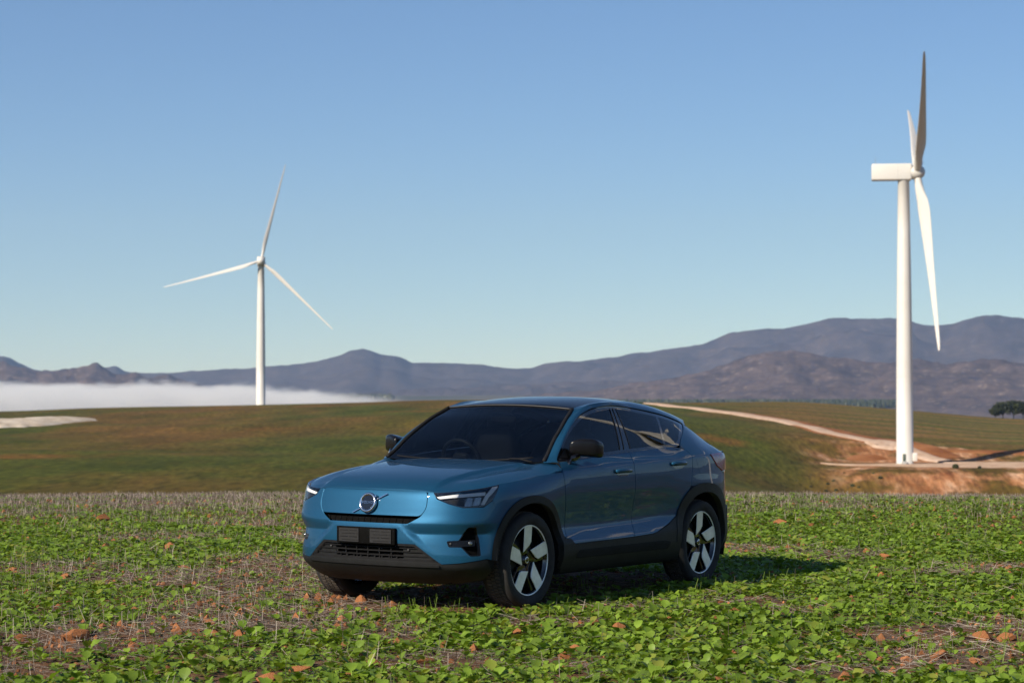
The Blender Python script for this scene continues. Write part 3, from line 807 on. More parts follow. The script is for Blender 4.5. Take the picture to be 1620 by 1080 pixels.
ST = [
 (0.0, [(.16, -.25), (.20, -.20), (.25, -.115), (.29, -.060), (.335, -.016), (.40, -.006), (.47, .002), (.55, .008), (.62, .006), (.66, -.002), (.70, -.014), (.78, -.034), (.86, -.056), (.90, -.078), (.95, -.15), (1.05, -.4)]),
 (UY(.45), [(.16, -.25), (.20, -.20), (.25, -.115), (.29, -.060), (.335, -.016), (.40, -.006), (.47, .002), (.55, .008), (.62, .008), (.66, .0), (.70, -.012), (.78, -.030), (.86, -.052), (.90, -.075), (.95, -.14), (1.05, -.4)]),
 (UY(.735), [(.16, -.25), (.20, -.19), (.25, -.105), (.29, -.052), (.335, -.012), (.40, -.002), (.5, .002), (.58, .006), (.66, .012), (.72, .002), (.78, -.010), (.86, -.028), (.92, -.052), (.97, -.1), (1.05, -.3)]),
 (UX(1.75), [(.16, -.2), (.25, -.06), (.33, -.01), (.4, .0), (.55, .0), (.7, .004), (.8, .001), (.88, -.008), (.94, -.034), (.98, -.07), (1.05, -.2)]),
 (UX(1.35), [(.16, -.15), (.25, -.03), (.33, 0), (.45, .004), (.6, .005), (.75, .008), (.85, .005), (.92, -.010), (.97, -.034), (1.02, -.08), (1.08, -.17), (1.5, -.6)]),
 (UX(.9), [(.18, -.10), (.26, -.03), (.33, -.005), (.40, .008), (.46, .008), (.52, -.012), (.60, -.026), (.7, -.018), (.8, -.004), (.87, 0), (.95, -.006), (1.01, -.020), (1.04, -.036), (1.07, -.072), (1.10, -.112), (1.2, -.155), (1.3, -.205), (1.4, -.26), (1.5, -.32)]),
 (UX(.45), [(.18, -.10), (.26, -.03), (.33, -.005), (.40, .008), (.46, .008), (.51, -.008), (.59, -.032), (.68, -.026), (.78, -.010), (.86, 0), (.95, -.003), (1.02, -.012), (1.045, -.020), (1.075, -.044), (1.12, -.080), (1.2, -.112), (1.3, -.160), (1.4, -.214), (1.5, -.276)]),
 (UX(-.1), [(.18, -.10), (.26, -.03), (.33, -.005), (.40, .008), (.46, .008), (.51, -.006), (.60, -.034), (.68, -.029), (.78, -.011), (.86, 0), (.95, -.002), (1.02, -.009), (1.058, -.016), (1.09, -.036), (1.15, -.070), (1.2, -.090), (1.3, -.138), (1.4, -.194), (1.5, -.258)]),
 (UX(-.65), [(.18, -.10), (.26, -.03), (.33, -.005), (.40, .008), (.47, .008), (.53, -.006), (.62, -.032), (.70, -.027), (.80, -.008), (.87, 0), (.95, -.001), (1.03, -.008), (1.073, -.015), (1.10, -.034), (1.18, -.072), (1.3, -.138), (1.4, -.200), (1.5, -.268)]),
 (UX(-1.0), [(.18, -.12), (.26, -.03), (.33, -.005), (.45, .006), (.55, .0), (.66, -.006), (.75, .0), (.86, .003), (.95, -.001), (1.04, -.008), (1.088, -.015), (1.115, -.036), (1.2, -.086), (1.3, -.150), (1.4, -.218), (1.5, -.30)]),
 (UX(-1.35), [(.18, -.12), (.3, -.01), (.4, .003), (.55, .003), (.7, .006), (.86, .006), (.95, -.002), (1.04, -.010), (1.10, -.018), (1.13, -.040), (1.2, -.095), (1.3, -.18), (1.4, -.265), (1.5, -.36)]),
 (UX(-1.7), [(.18, -.15), (.3, -.02), (.4, 0), (.7, 0), (.86, -.005), (.95, -.014), (1.05, -.022), (1.10, -.034), (1.135, -.07), (1.2, -.15), (1.3, -.26), (1.4, -.37)]),
 (UX(-1.95), [(.18, -.2), (.3, -.03), (.45, .0), (.65, -.005), (.8, -.012), (.95, -.016), (1.05, -.016), (1.1, -.028), (1.14, -.08), (1.2, -.18), (1.3, -.33)]),
 (UMAX, [(.18, -.25), (.3, -.05), (.45, 0), (.65, -.01), (.75, -.05), (.85, -.10), (1.0, -.10), (1.1, -.09), (1.14, -.11), (1.2, -.3)]),
]
_su = np.array([s[0] for s in ST]); _sf = [pchip(*zip(*s[1])) for s in ST]
_sh = np.diff(_su)
def doff(u, z):
    Dk = np.stack([f(z) for f in _sf])                      # stations x points
    dl = np.diff(Dk, axis=0) / _sh[:, None]
    m = np.zeros_like(Dk)
    m[1:-1] = (dl[:-1] * _sh[1:, None] + dl[1:] * _sh[:-1, None]) / (_sh[1:] + _sh[:-1])[:, None]
    i = np.clip(np.searchsorted(_su, u) - 1, 0, len(_su) - 2); k = np.arange(len(u))
    h = _sh[i]; t = (u - _su[i]) / h
    d = (1 + 2 * t) * (1 - t) ** 2 * Dk[i, k] + t * (1 - t) ** 2 * h * m[i, k] + t * t * (3 - 2 * t) * Dk[i + 1, k] + t * t * (t - 1) * h * m[i + 1, k]
    # bumper fold: a crease at z = .645, hollow below it, faded at both ends
    y = np.interp(u, _us, _cy); x = np.interp(u, _us, _cx)
    ys = .30 + (.62 - z) * 1.15
    fm = sstep(ys - .01, ys + .08, y) * (1 - sstep(.83, .88, y)) * (x > 1.2)
    d = d - 0.030 * fm * np.interp(z, [.42, .50, .575, .646], [0, .45, 1, 0])
    return d
def BP(u, z, off=0.0):
    """points and normals of the body surface; u<0 is the right-hand side"""
    u = np.asarray(u, float); z = np.asarray(z, float); s = np.where(u < 0, -1.0, 1.0)
    def raw(a, zz):
        sg = np.where(a < 0, -1.0, 1.0); a = np.abs(a)
        a = np.clip(a, 0, UMAX); d = doff(a, zz)
        cx, cy = np.interp(a, _us, _cx), np.interp(a, _us, _cy); nx, ny = np.interp(a, _us, _nx), np.interp(a, _us, _ny)
        return np.stack([cx + nx * d, (cy + ny * d) * sg, zz], -1)
    p = raw(u, z); e = 2e-3
    du = raw(u + e, z) - raw(u - e, z); dz = raw(u, z + e) - raw(u, z - e)
    n = np.cross(du, dz); n /= np.linalg.norm(n, axis=1)[:, None] + 1e-12
    c = np.stack([p[:, 0] * .6, p[:, 1], z * 0], -1)
    n *= np.where((n * c).sum(1) < 0, -1, 1)[:, None]
    return p + n * (off if np.isscalar(off) else np.asarray(off)[:, None]), n

def poly_area(p):
    x, y = p[:, 0], p[:, 1]; return 0.5 * float((x * np.roll(y, -1) - y * np.roll(x, -1)).sum())
def inset(p, d):
    p = np.asarray(p, float)
    if d == 0: return p
    s = 1 if poly_area(p) > 0 else -1
    a = p - np.roll(p, 1, 0); b = np.roll(p, -1, 0) - p
    def nr(v): v = v / (np.linalg.norm(v, axis=1)[:, None] + 1e-12); return np.stack([-v[:, 1], v[:, 0]], -1) * s
    n1, n2 = nr(a), nr(b); m = n1 + n2; l2 = (m * m).sum(1); m = m * (2.0 / np.maximum(l2, 0.6))[:, None]
    return p + m * d
def rnd(pts, r=0.03, n=5):
    """round the corners of a polygon; a point may carry its own radius"""
    out = []; k = len(pts)
    for i in range(k):
        p = np.array(pts[i][:2], float); rr = pts[i][2] if len(pts[i]) > 2 else r
        a = np.array(pts[i - 1][:2], float) - p; b = np.array(pts[(i + 1) % k][:2], float) - p
        la, lb = np.linalg.norm(a), np.linalg.norm(b)
        q = min(rr, la * .45, lb * .45)
        if q < 1e-4: out.append(p); continue
        A = p + a / la * q; B = p + b / lb * q
        for t in np.linspace(0, 1, n): out.append(A * (1 - t) ** 2 + p * 2 * t * (1 - t) + B * t * t)
    return np.array(out)
def densify(p, step):
    out = []
    for i in range(len(p)):
        a, b = p[i], p[(i + 1) % len(p)]; n = max(1, int(math.ceil(np.linalg.norm(b - a) / step)))
        for k in range(n): out.append(a + (b - a) * k / n)
    return np.array(out)
def inside(P, poly):
    x, y = P[:, 0], P[:, 1]; r = np.zeros(len(P), bool); j = len(poly) - 1
    for i in range(len(poly)):
        xi, yi = poly[i]; xj, yj = poly[j]
        c = ((yi > y) != (yj > y)) & (x < (xj - xi) * (y - yi) / (yj - yi + 1e-15) + xi); r ^= c; j = i
    return r
def cdt(poly, holes, step):
    loops = [densify(np.asarray(poly, float), step)] + [densify(np.asarray(h, float), step) for h in holes]
    lo, hi = loops[0].min(0), loops[0].max(0)
    gx, gy = np.meshgrid(np.arange(lo[0], hi[0], step), np.arange(lo[1], hi[1], step), indexing='ij')
    gx = gx + (np.arange(gx.shape[1]) % 2)[None, :] * step * .5
    G = np.stack([gx.ravel(), gy.ravel()], -1)
    k = inside(G, loops[0])
    for h in loops[1:]: k &= ~inside(G, h)
    G = G[k]
    B = np.concatenate(loops)
    if len(G):
        keep = np.ones(len(G), bool)
        for q in range(0, len(B), 200):
            dd = ((G[:, None, :] - B[None, q:q + 200, :]) ** 2).sum(-1).min(1); keep &= dd > (step * .45) ** 2
        G = G[keep]
    P = np.concatenate([B, G]) if len(G) else B
    E = []; o = 0
    for l in loops:
        n = len(l); E += [(o + i, o + (i + 1) % n) for i in range(n)]; o += n
    vs, es, fs, *_ = delaunay_2d_cdt([Vector(p) for p in P], E, [], 1, 1e-6)
    V = np.array([tuple(v) for v in vs]); F = np.array([tuple(f) for f in fs if len(f) == 3])
    c = V[F].mean(1); ok = inside(c, loops[0])
    for h in loops[1:]: ok &= ~inside(c, h)
    return V, F[ok]
def surf_panel(name, fn, poly, mat, parent, holes=(), off=0.0, thick=0.014, step=0.03, gap=0.0, flip=False):
    """a sheet cut out of a surface fn(a, b, off)->(points, normals), with its edges folded inwards"""
    P2 = inset(poly, gap); H2 = [inset(h, -gap) for h in holes]
    V2, F = cdt(P2, H2, step)
    p, n = fn(V2[:, 0], V2[:, 1], off)
    a, b, c = p[F[:, 0]], p[F[:, 1]], p[F[:, 2]]
    fl = (np.cross(b - a, c - a) * n[F[:, 0]]).sum(1) < 0
    F[fl] = F[fl][:, ::-1]
    V = p; Nn = n
    faces = [tuple(f) for f in F]
    if thick:
        ec = {}
        for f in faces:
            for i in range(3):
                e = (f[i], f[(i + 1) % 3]); ec[e] = 1
        be = [e for e in ec if (e[1], e[0]) not in ec]
        ids = sorted({i for e in be for i in e}); k = {v: len(V) + i for i, v in enumerate(ids)}
        V = np.concatenate([V, p[ids] - n[ids] * thick]); Nn = np.concatenate([Nn, n[ids]])
        faces += [(e[1], e[0], k[e[0]], k[e[1]]) for e in be]
    return mesh_obj(name, V, faces, mat, parent, True, Nn)
def panel(name, poly, mat, parent=None, **k):
    return surf_panel(name, BP, poly, mat, parent or CAR, **k)
def mir(poly): return np.stack([-np.asarray(poly)[:, 0], np.asarray(poly)[:, 1]], -1)[::-1]
def PX(pts): return [(UX(p[0]), *p[1:]) for p in pts]
def PY(pts): return [(UY(p[0]), *p[1:]) for p in pts]
def PM(pts):
    """mixed points: ('y', y, z) on the nose, ('x', x, z) on the side"""
    return [((UY(p[1]) if p[0] == 'y' else UX(p[1])), *p[2:]) for p in pts]

def arch(cx, ax, az, a0, a1, n=40, ex=2.35, cz=.36):
    out = []
    for t in np.linspace(R(a0), R(a1), n):
        c, s = math.cos(t), math.sin(t)
        out.append((cx + ax * math.copysign(abs(c) ** (2 / ex), c), cz + az * math.copysign(abs(s) ** (2 / ex), s)))
    return out
FA_O = arch(1.351, .466, .484, -14, 194, ex=2.25); FA_I = arch(1.351, .420, .430, -14, 194, ex=2.2)
RA_O = arch(-1.351, .510, .505, -14, 194, ex=2.5); RA_I = arch(-1.351, .432, .430, -14, 194, ex=2.25)

HOOD_EDGE = PM([('y', 0, .897), ('y', .25, .896), ('y', .44, .890), ('y', .541, .884), ('y', .66, .892), ('y', .76, .905), ('x', 1.88, .922), ('x', 1.73, .944), ('x', 1.58, .957), ('x', 1.45, .971), ('x', 1.28, .989), ('x', 1.08, 1.003), ('x', .905, 1.012)])
_hz = pchip([p[0] for p in HOOD_EDGE], [p[1] for p in HOOD_EDGE])
def hood_line(u0, u1, n=30, dz=0.0): return [(u, float(_hz(u)) + dz) for u in np.linspace(u0, u1, n)]

# --- headlight outline, grille, lamps etc. (left side; mirrored for the right)
HL = PM([('y', .541, .877, .004), ('y', .572, .836, .012), ('y', .66, .800, .03), ('y', .745, .775, .03), ('x', 1.885, .780, .03), ('x', 1.81, .828, .02), ('x', 1.725, .936, .01)])
HL = HL[:7] + [(u, z - .009, 0) for u, z in hood_line(UX(1.76), UY(.58), 12)]
HL = rnd(HL, .01)
FOGP = rnd(PY([(.645, .527), (.660, .484), (.735, .484), (.780, .418), (.826, .420), (.823, .545), (.806, .630), (.768, .628), (.722, .532)]), .012)
GP = rnd([(UY(y), z) for y, z in ((-.497, .8860), (.497, .8860), (.497, .766), (.455, .7035), (-.455, .7035), (-.497, .766))], .04, 7)
SLOT = rnd([(UY(y), z) for y, z in ((-.452, .697), (.452, .697), (.36, .652), (-.36, .652))], .012)
LG = rnd([(UY(y), z) for y, z in ((-.415, .497), (.415, .497), (.59, .374), (-.59, .374))], .02)

# front bumper
GPS = rnd([(UY(y), z, r) for y, z, r in ((-.500, .8885, .022), (.500, .8885, .022), (.500, .766, .045), (.455, .700, .02), (.36, .648, .015), (-.36, .648, .015), (-.455, .700, .02), (-.500, .766, .045))], .02, 7)
_k0 = int(np.argmin(np.abs(GPS[:, 0] - UY(.36)) + np.abs(GPS[:, 1] - .648)))
_rt = [tuple(p) for p in GPS if p[0] > 0]
_rt = sorted(_rt, key=lambda p: (p[1], p[0]))
half_top = [(0.0, .648)] + [p for p in _rt if p[1] < .862] + [(UY(.500), .880)] + hood_line(UY(.5005), UY(.541), 4, -.004)
half = half_top + [tuple(p) for p in PM([('y', .570, .832), ('y', .66, .796), ('y', .745, .770), ('x', 1.885, .775), ('x', 1.815, .818), ('x', 1.80, .79)])]
fo = [(UX(x), z) for x, z in FA_O if x > 1.30]
fo_front = [p for p in fo if p[1] > .36 and p[1] < .66 and p[0] < UX(1.5)]
half += [p for p in sorted(fo_front, key=lambda q: -q[1])]
half += PM([('x', 1.858, .395), ('y', .72, .366), ('y', .615, .358), ('y', .598, .368), ('y', .42, .500), ('y', 0, .500)])
left = np.array(half); poly = np.concatenate([left, mir(left)[1:-1]])
# close as one polygon over the whole nose: top centre .. bottom centre, then mirrored
bumper = panel("front_bumper", poly, M_PAINT, holes=[FOGP, mir(FOGP)], step=0.015, gap=0.0012)
GRILLE = panel("grille_panel", GP, M_PAINT, gap=0.0022, off=-.001, step=.022, thick=.008)
panel("grille_slot", SLOT, M_INNER, off=-.045, thick=0, step=.03)
for k in range(15):
    y = -.40 + k * .8 / 14
    p, n = BP(np.array([UY(y), UY(y)]), np.array([.655, .695]), -.040)
    hw = 0.0035
    mesh_obj("grille_rib", [(p[0][0], y - hw, p[0][2]), (p[0][0], y + hw, p[0][2]), (p[1][0], y + hw, p[1][2]), (p[1][0], y - hw, p[1][2]), (p[0][0] - .02, y - hw, p[0][2]), (p[0][0] - .02, y + hw, p[0][2]), (p[1][0] - .02, y + hw, p[1][2]), (p[1][0] - .02, y - hw, p[1][2])],
             [(0, 1, 2, 3), (0, 4, 5, 1), (3, 2, 6, 7), (0, 3, 7, 4), (1, 5, 6, 2)], M_INNER, CAR, False)

# lower grille: recessed black field with bars and dividers, sensor panels at both ends
lgr = panel("lower_grille", LG, M_INNER, off=-.055, thick=0, step=.04)
LGf = inset(LG, -.004)
panel("lower_grille_frame", LGf, M_BLACK, holes=[inset(LG, .013)], off=-.002, thick=.055, step=.03).parent = lgr
def bar(name, y0, y1, z0, z1, off, depth, mat, parent, n=14):
    us = np.array([UY(y) for y in np.linspace(y0, y1, n)]); V = []
    for q in (z0, z1):
        for o2 in (off, off - depth):
            p, _ = BP(us, np.full(n, q), o2); V.append(p)
    V = [V[0], V[2], V[3], V[1]]
    vv = np.concatenate(V); F = []
    for k in range(4):
        a, b = k * n, ((k + 1) % 4) * n
        F += [(a + i, a + i + 1, b + i + 1, b + i) for i in range(n - 1)]
    F += [(0, n, 2 * n, 3 * n), (4 * n - 1, 3 * n - 1, 2 * n - 1, n - 1)]
    return mesh_obj(name, vv, F, mat, parent, False)
for z in (.467, .440):
    w = .42 + (.497 - z) * 1.35
    bar("grille_bar", -w, w, z - .003, z + .003, -.012, .03, M_BLACK, lgr)
bar("grille_bar", -.56, .56, .404, .411, -.016, .03, M_BLACK, lgr)
for y in (-.21, -.105, 0, .105, .21):
    bar("grille_divider", y - .004, y + .004, .38, .49, -.02, .025, M_BLACK, lgr, 2)
for y in np.linspace(-.26, .26, 9):
    bar("grille_divider", y - .005, y + .005, .376, .400, -.014, .03, M_BLACK, lgr, 2)
for s in (-1, 1):
    pl = rnd([(UY(s * y), z) for y, z in ((.315, .480), (.405, .480), (.55, .385), (.315, .385))], .01)
    sp_ = panel("sensor_panel", pl if s > 0 else pl[::-1], M_CLAD, off=-.024, thick=.02, step=.04); sp_.parent = lgr
    p, n = BP(np.array([UY(s * .36)]), np.array([.452]), -.02)
    V, F = lathe([(.0, .008), (.008, .008), (.011, 0), (.011, -.01)], 14)
    o = mesh_obj("parking_sensor", V, F, M_GREYP, lgr); o.location = p[0]; o.rotation_euler = Vector(n[0]).to_track_quat('Z', 'Y').to_euler()
# black chin below the paint
chin = [(UY(y), z) for y, z in ((0, .374), (.40, .372), (.592, .370), (.615, .352))] + PM([('y', .72, .360), ('x', 1.858, .388)]) + [(UX(1.80), .30), (UX(1.84), .235), (UY(.75), .205), (UY(.5), .20), (0, .20)]
chin = np.array(chin); panel("chin_spoiler", np.concatenate([chin, mir(chin)[1:-1]]), M_CLAD, off=.004, thick=.03, step=.028)
bar("chin_lip", -.60, .60, .338, .352, .014, .03, M_CLAD, CAR, 24)

# number plate holder: black base, two grey ribbed plates
ph = bar("plate_holder", -.255, .275, .492, .612, .030, .05, M_INNER, CAR, 6)
bevel_mesh(ph, .006, 2)
for y0 in (-.225, .062):
    q = bar("plate_bracket", y0, y0 + .185, .505, .600, .036, .012, M_BRACKET, ph, 4)
    for k in range(4):
        z = .516 + k * .022
        for (a, b2) in ((.01, .085), (.10, .172)) if k % 2 else ((.03, .155), (.165, .178)):
            bar("bracket_slot", y0 + a, y0 + b2, z, z + .0045, .0372, .006, M_BLACK, ph, 2)

# fog lamp pockets
for s in (1, -1):
    fp = FOGP if s > 0 else mir(FOGP)
    fk = panel("fog_lamp_pocket", fp, M_INNER, off=-.035, thick=0, step=.03)
    fr_ = panel("pocket_rim", inset(fp, -.001), M_MCAP, holes=[inset(fp, .007)], off=-.001, thick=.035, step=.02); fr_.parent = fk
    bz = rnd(PY([(.640, .528), (.660, .486), (.805, .492), (.808, .536)]), .012); bz = bz if s > 0 else mir(bz)
    bb = panel("lamp_blade", bz, M_MCAP, off=-.004, thick=.025, step=.03); bb.parent = fk
    p, n = BP(np.array([s * UY(.785)]), np.array([.513]), .001)
    V, F = lathe([(0, .004), (.009, .003), (.015, .0), (.017, -.010)], 18)
    o = mesh_obj("fog_lamp", V, F, M_LENS, fk); o.location = p[0]; o.rotation_euler = Vector(n[0]).to_track_quat('Z', 'Y').to_euler()
    p, n = BP(np.array([s * UY(.672)]), np.array([.508]), .0)
    o = mesh_obj("parking_sensor", *lathe([(0, .004), (.007, .004), (.009, 0), (.009, -.008)], 12), M_GREYP, fk); o.location = p[0]; o.rotation_euler = Vector(n[0]).to_track_quat('Z', 'Y').to_euler()
    # tow-eye / washer cover outline below the lamp
    cv = rnd(PY([(.690, .757), (.735, .762), (.745, .742), (.702, .735)]), .012); cv = cv if s > 0 else mir(cv)
    panel("washer_cover", cv, M_PAINT, off=.0012, thick=.003, step=.02)

# headlights
for s in (1, -1):
    hp = HL if s > 0 else mir(HL)
    hk = panel("headlight", inset(hp, .001), M_GLOSSB, off=-.05, thick=0, step=.03)
    o = panel("lamp_rim", inset(hp, -.001), M_GLOSSB, holes=[inset(hp, .005)], off=-.0015, thick=.05, step=.02); o.parent = hk
    def sub(name, pts, mat, off, th, r=.004):
        q = rnd(pts, r); q = q if s > 0 else mir(q)
        o = panel(name, q, mat, off=off, thick=th, step=.018); o.parent = hk; return o
    sub("light_guide", PM([('y', .563, .847), ('y', .577, .833), ('y', .684, .845), ('x', 1.868, .861), ('x', 1.862, .886), ('y', .684, .866)]), M_LED, -.006, .014)
    sub("light_guide", PM([('x', 1.790, .924), ('x', 1.735, .929), ('x', 1.842, .845), ('x', 1.882, .791), ('x', 1.902, .792), ('x', 1.862, .862)]), M_LED, -.005, .014)
    sub("projector_lens", PM([('x', 1.960, .788), ('x', 1.912, .792), ('x', 1.893, .848), ('x', 1.938, .848)]), M_LENS, -.016, .02, .008)
    sub("projector_lens", PM([('x', 2.012, .784), ('x', 1.966, .784), ('x', 1.957, .846), ('x', 1.992, .846)]), M_LENS, -.018, .02, .008)
    for k in range(5):
        x0 = 1.99 - k * .042
        sub("turn_lamp_cell", PM([('x', x0, .893 + k * .005), ('x', x0 - .032, .897 + k * .005), ('x', x0 - .030, .910 + k * .004), ('x', x0 - .004, .906 + k * .004)]), M_GREYP, -.016, .01)
    sub("lower_shroud", PM([('y', .60, .824), ('y', .68, .797), ('y', .752, .780), ('y', .755, .832), ('y', .70, .838)]), M_BLACK, -.022, .01)
    o = panel("clear_cover", inset(hp, .003), M_CLEAR, off=.0005, thick=0, step=.025); o.parent = hk

# hood (bonnet): plan outline, height field with rolled edges
hl_u = np.linspace(0, UX(.905), 90)
hp3, _ = BP(hl_u, _hz(hl_u), 0)
edge_l = hp3[:, :2]; edge_z = hp3[:, 2]
_zc = pchip([.86, 1.0, 1.15, 1.4, 1.65, 1.85, 2.0, 2.08, 2.14], [1.104, 1.098, 1.086, 1.062, 1.030, .998, .962, .935, .905])
rear = [(.885, .862), (.850, .812), (.875, .770), (.930, .738), (1.0, .60), (1.03, .40), (1.045, .2), (1.05, 0)]
hood_poly_half = np.concatenate([edge_l, np.array(rear)])
EDGE2 = np.concatenate([edge_l, edge_l[1:] * np.array([1, -1])]); EDGEZ = np.concatenate([edge_z, edge_z[1:]])
def hood_fn(x, y, off=0.0):
    def H(x, y):
        ay = np.abs(y)
        B = _zc(x) - 0.050 * ay ** 2 - .030 * ay ** 4
        # raised centre with a soft crease, hollow towards the wings
        cr = .60 - .085 * (x - 1.0)
        B = B - 0.026 * sstep(cr - .028, cr + .022, ay) * sstep(2.13, 1.92, x) * sstep(.9, 1.15, x) + 0.016 * sstep(cr + .04, cr + .17, ay) * sstep(2.0, 1.6, x)
        d2 = np.full(x.shape, 9.0); ki = np.zeros(x.shape, int)
        for k in range(len(EDGE2)):
            q = (x - EDGE2[k, 0]) ** 2 + (y - EDGE2[k, 1]) ** 2; m = q < d2; d2[m] = q[m]; ki[m] = k
        # distance to the edge polyline near the closest sample
        k0 = np.clip(ki, 0, len(EDGE2) - 1)
        w = np.sqrt(d2)
        ex, ey = EDGE2[k0, 0], EDGE2[k0, 1]
        Be = _zc(ex) - 0.050 * ey ** 2 - .030 * ey ** 4
        A = Be - EDGEZ[k0]
        return B, A, w
    def full(x, y):
        B, A, w = H(x, y)
        W = .19
        g = np.clip(1 - w / W, 0, 1) ** 2.3
        return B - A * g
    z = full(x, y); e = 6e-3
    zx = (full(x + e, y) - full(x - e, y)) / (2 * e); zy = (full(x, y + e) - full(x, y - e)) / (2 * e)
    n = np.stack([-zx, -zy, np.ones_like(z)], -1); n /= np.linalg.norm(n, axis=1)[:, None]
    return np.stack([x, y, z], -1) + n * off, n
full_edge = np.concatenate([hood_poly_half, (hood_poly_half * np.array([1, -1]))[::-1][1:-1]])
# denser edge samples for a smooth roll-over
_k = np.linspace(0, len(edge_l) - 1, 700); _i = np.arange(len(edge_l))
el = np.stack([np.interp(_k, _i, edge_l[:, 0]), np.interp(_k, _i, edge_l[:, 1])], -1); ez = np.interp(_k, _i, edge_z)
EDGE2 = np.concatenate([el, el[1:] * np.array([1, -1])]); EDGEZ = np.concatenate([ez, ez[1:]])
surf_panel("hood", hood_fn, full_edge, M_PAINT, CAR, step=.02, gap=.0018, thick=.016)

# wings (fenders), doors, rear quarters
fa_top = [(UX(x), z) for x, z in FA_O]
wing = PM([('x', 1.725, .938), ('x', 1.812, .824), ('x', 1.80, .79)]) + [p for p in fa_top if p[0] > UX(1.79) and p[0] < UX(.88) and p[1] > .50]
wing += PX([(.854, .505), (.860, .70), (.890, .868), (.902, 1.005)]) + hood_line(UX(.908), UX(1.72), 26, -.003)
wing = np.array(wing)
FD = PX([(.842, 1.085), (.898, 1.019), (.886, .868), (.856, .716), (.848, .503), (.806, .498), (.752, .452), (.30, .458), (-.165, .467), (-.182, .703), (-.180, .889), (-.176, 1.061), (-.182, 1.146), (.191, 1.125), (.62, 1.094), (.80, 1.088)])
RD = PX([(-.185, 1.146), (-.179, 1.061), (-.183, .889), (-.185, .703), (-.168, .467), (-.45, .476), (-.53, .487), (-.74, .546)]) + [(UX(x), z) for x, z in RA_O if x > -1.10 and z > .60 and x < -.2] + PX([(-1.098, .85), (-1.152, 1.105), (-1.10, 1.150), (-1.02, 1.170), (-.90, 1.177), (-.55, 1.164)])
def order_fix(p): return np.array(p)
# the rear arch points run from the front of the arch up: already front to back
RD = order_fix(RD)
QTOP = PX([(-1.40, 1.377), (-1.55, 1.318), (-1.75, 1.237), (-1.95, 1.150), (-2.02, 1.112)])
ra_top = [(UX(x), z) for x, z in RA_O]
QP = PX([(-1.105, 1.150), (-1.155, 1.105), (-1.102, .85)]) + [p for p in ra_top if p[0] > UX(-1.105) and p[1] > .64] + PX([(-1.865, .640), (-1.865, .90), (-1.76, .955), (-1.625, 1.000), (-1.495, 1.108), (-1.86, 1.116), (-2.03, 1.098)]) + QTOP[::-1] + PX([(-1.366, 1.345), (-1.145, 1.250), (-1.06, 1.198), (-1.05, 1.178)])
for s in (1, -1):
    f = (lambda p: np.asarray(p)) if s > 0 else mir
    panel("fender", f(wing), M_PAINT, gap=.0016, step=.026)
    fd = panel("front_door", f(FD), M_PAINT, gap=.0022, step=.026)
    rd = panel("rear_door", f(RD), M_PAINT, gap=.0022, step=.026)
    qp = panel("rear_quarter", f(QP), M_PAINT, gap=.0016, step=.026)
    ff = rnd(PX([(-1.206, 1.080), (-1.44, 1.074), (-1.44, .937), (-1.275, .930), (-1.245, .98)]), .03)
    if s > 0: panel("charge_flap", f(ff), M_PAINT, off=.0012, thick=.003, step=.02).parent = qp
    # tail lamp
    tl = rnd(PX([(-1.502, 1.106), (-1.86, 1.112), (-2.0, 1.09), (-2.02, 1.00), (-1.94, .968), (-1.77, .960), (-1.630, 1.004)]), .012)
    panel("tail_lamp", f(tl), M_RED, off=.006, thick=.03, step=.03)
    # handles
    for door, hx, hz_ in ((fd, .010, .994), (rd, -.893, 1.036)):
        pk = rnd([(UX(hx + dx), hz_ + dz) for dx, dz in ((.128, .022), (-.128, .022), (-.122, -.006), (-.06, -.036), (.06, -.036), (.122, -.006))], .02)
        panel("handle_recess", f(pk), M_GLOSSB, off=.0012, thick=.002, step=.02).parent = door  # flat black patch painting the shade of a hollow behind the handle
        V = []; F = []; nn = 22
        for k in range(nn):
            t = k / (nn - 1); x = hx + .122 - .244 * t
            bul = math.sin(math.pi * min(1, max(0, t))) ** .35
            p, n = BP(np.array([UX(x)]), np.array([hz_]), 0.0); p, n = p[0], n[0]
            for j in range(10):
                a = 2 * math.pi * j / 10
                hgt = .019 * (.55 + .45 * bul); dep = .013 * (.4 + .6 * bul)
                q = p + n * (.026 * bul ** 1.5 + .008 + dep * math.cos(a)) + np.array((0, 0, .004 + hgt * math.sin(a)))
                V.append((q[0], q[1] * s, q[2]))
        F = [(i * 10 + j, i * 10 + (j + 1) % 10, (i + 1) * 10 + (j + 1) % 10, (i + 1) * 10 + j) for i in range(nn - 1) for j in range(10)] + [tuple(range(9, -1, -1)), tuple(range((nn - 1) * 10, nn * 10))]
        mesh_obj("handle", V, F, M_PAINT, door)

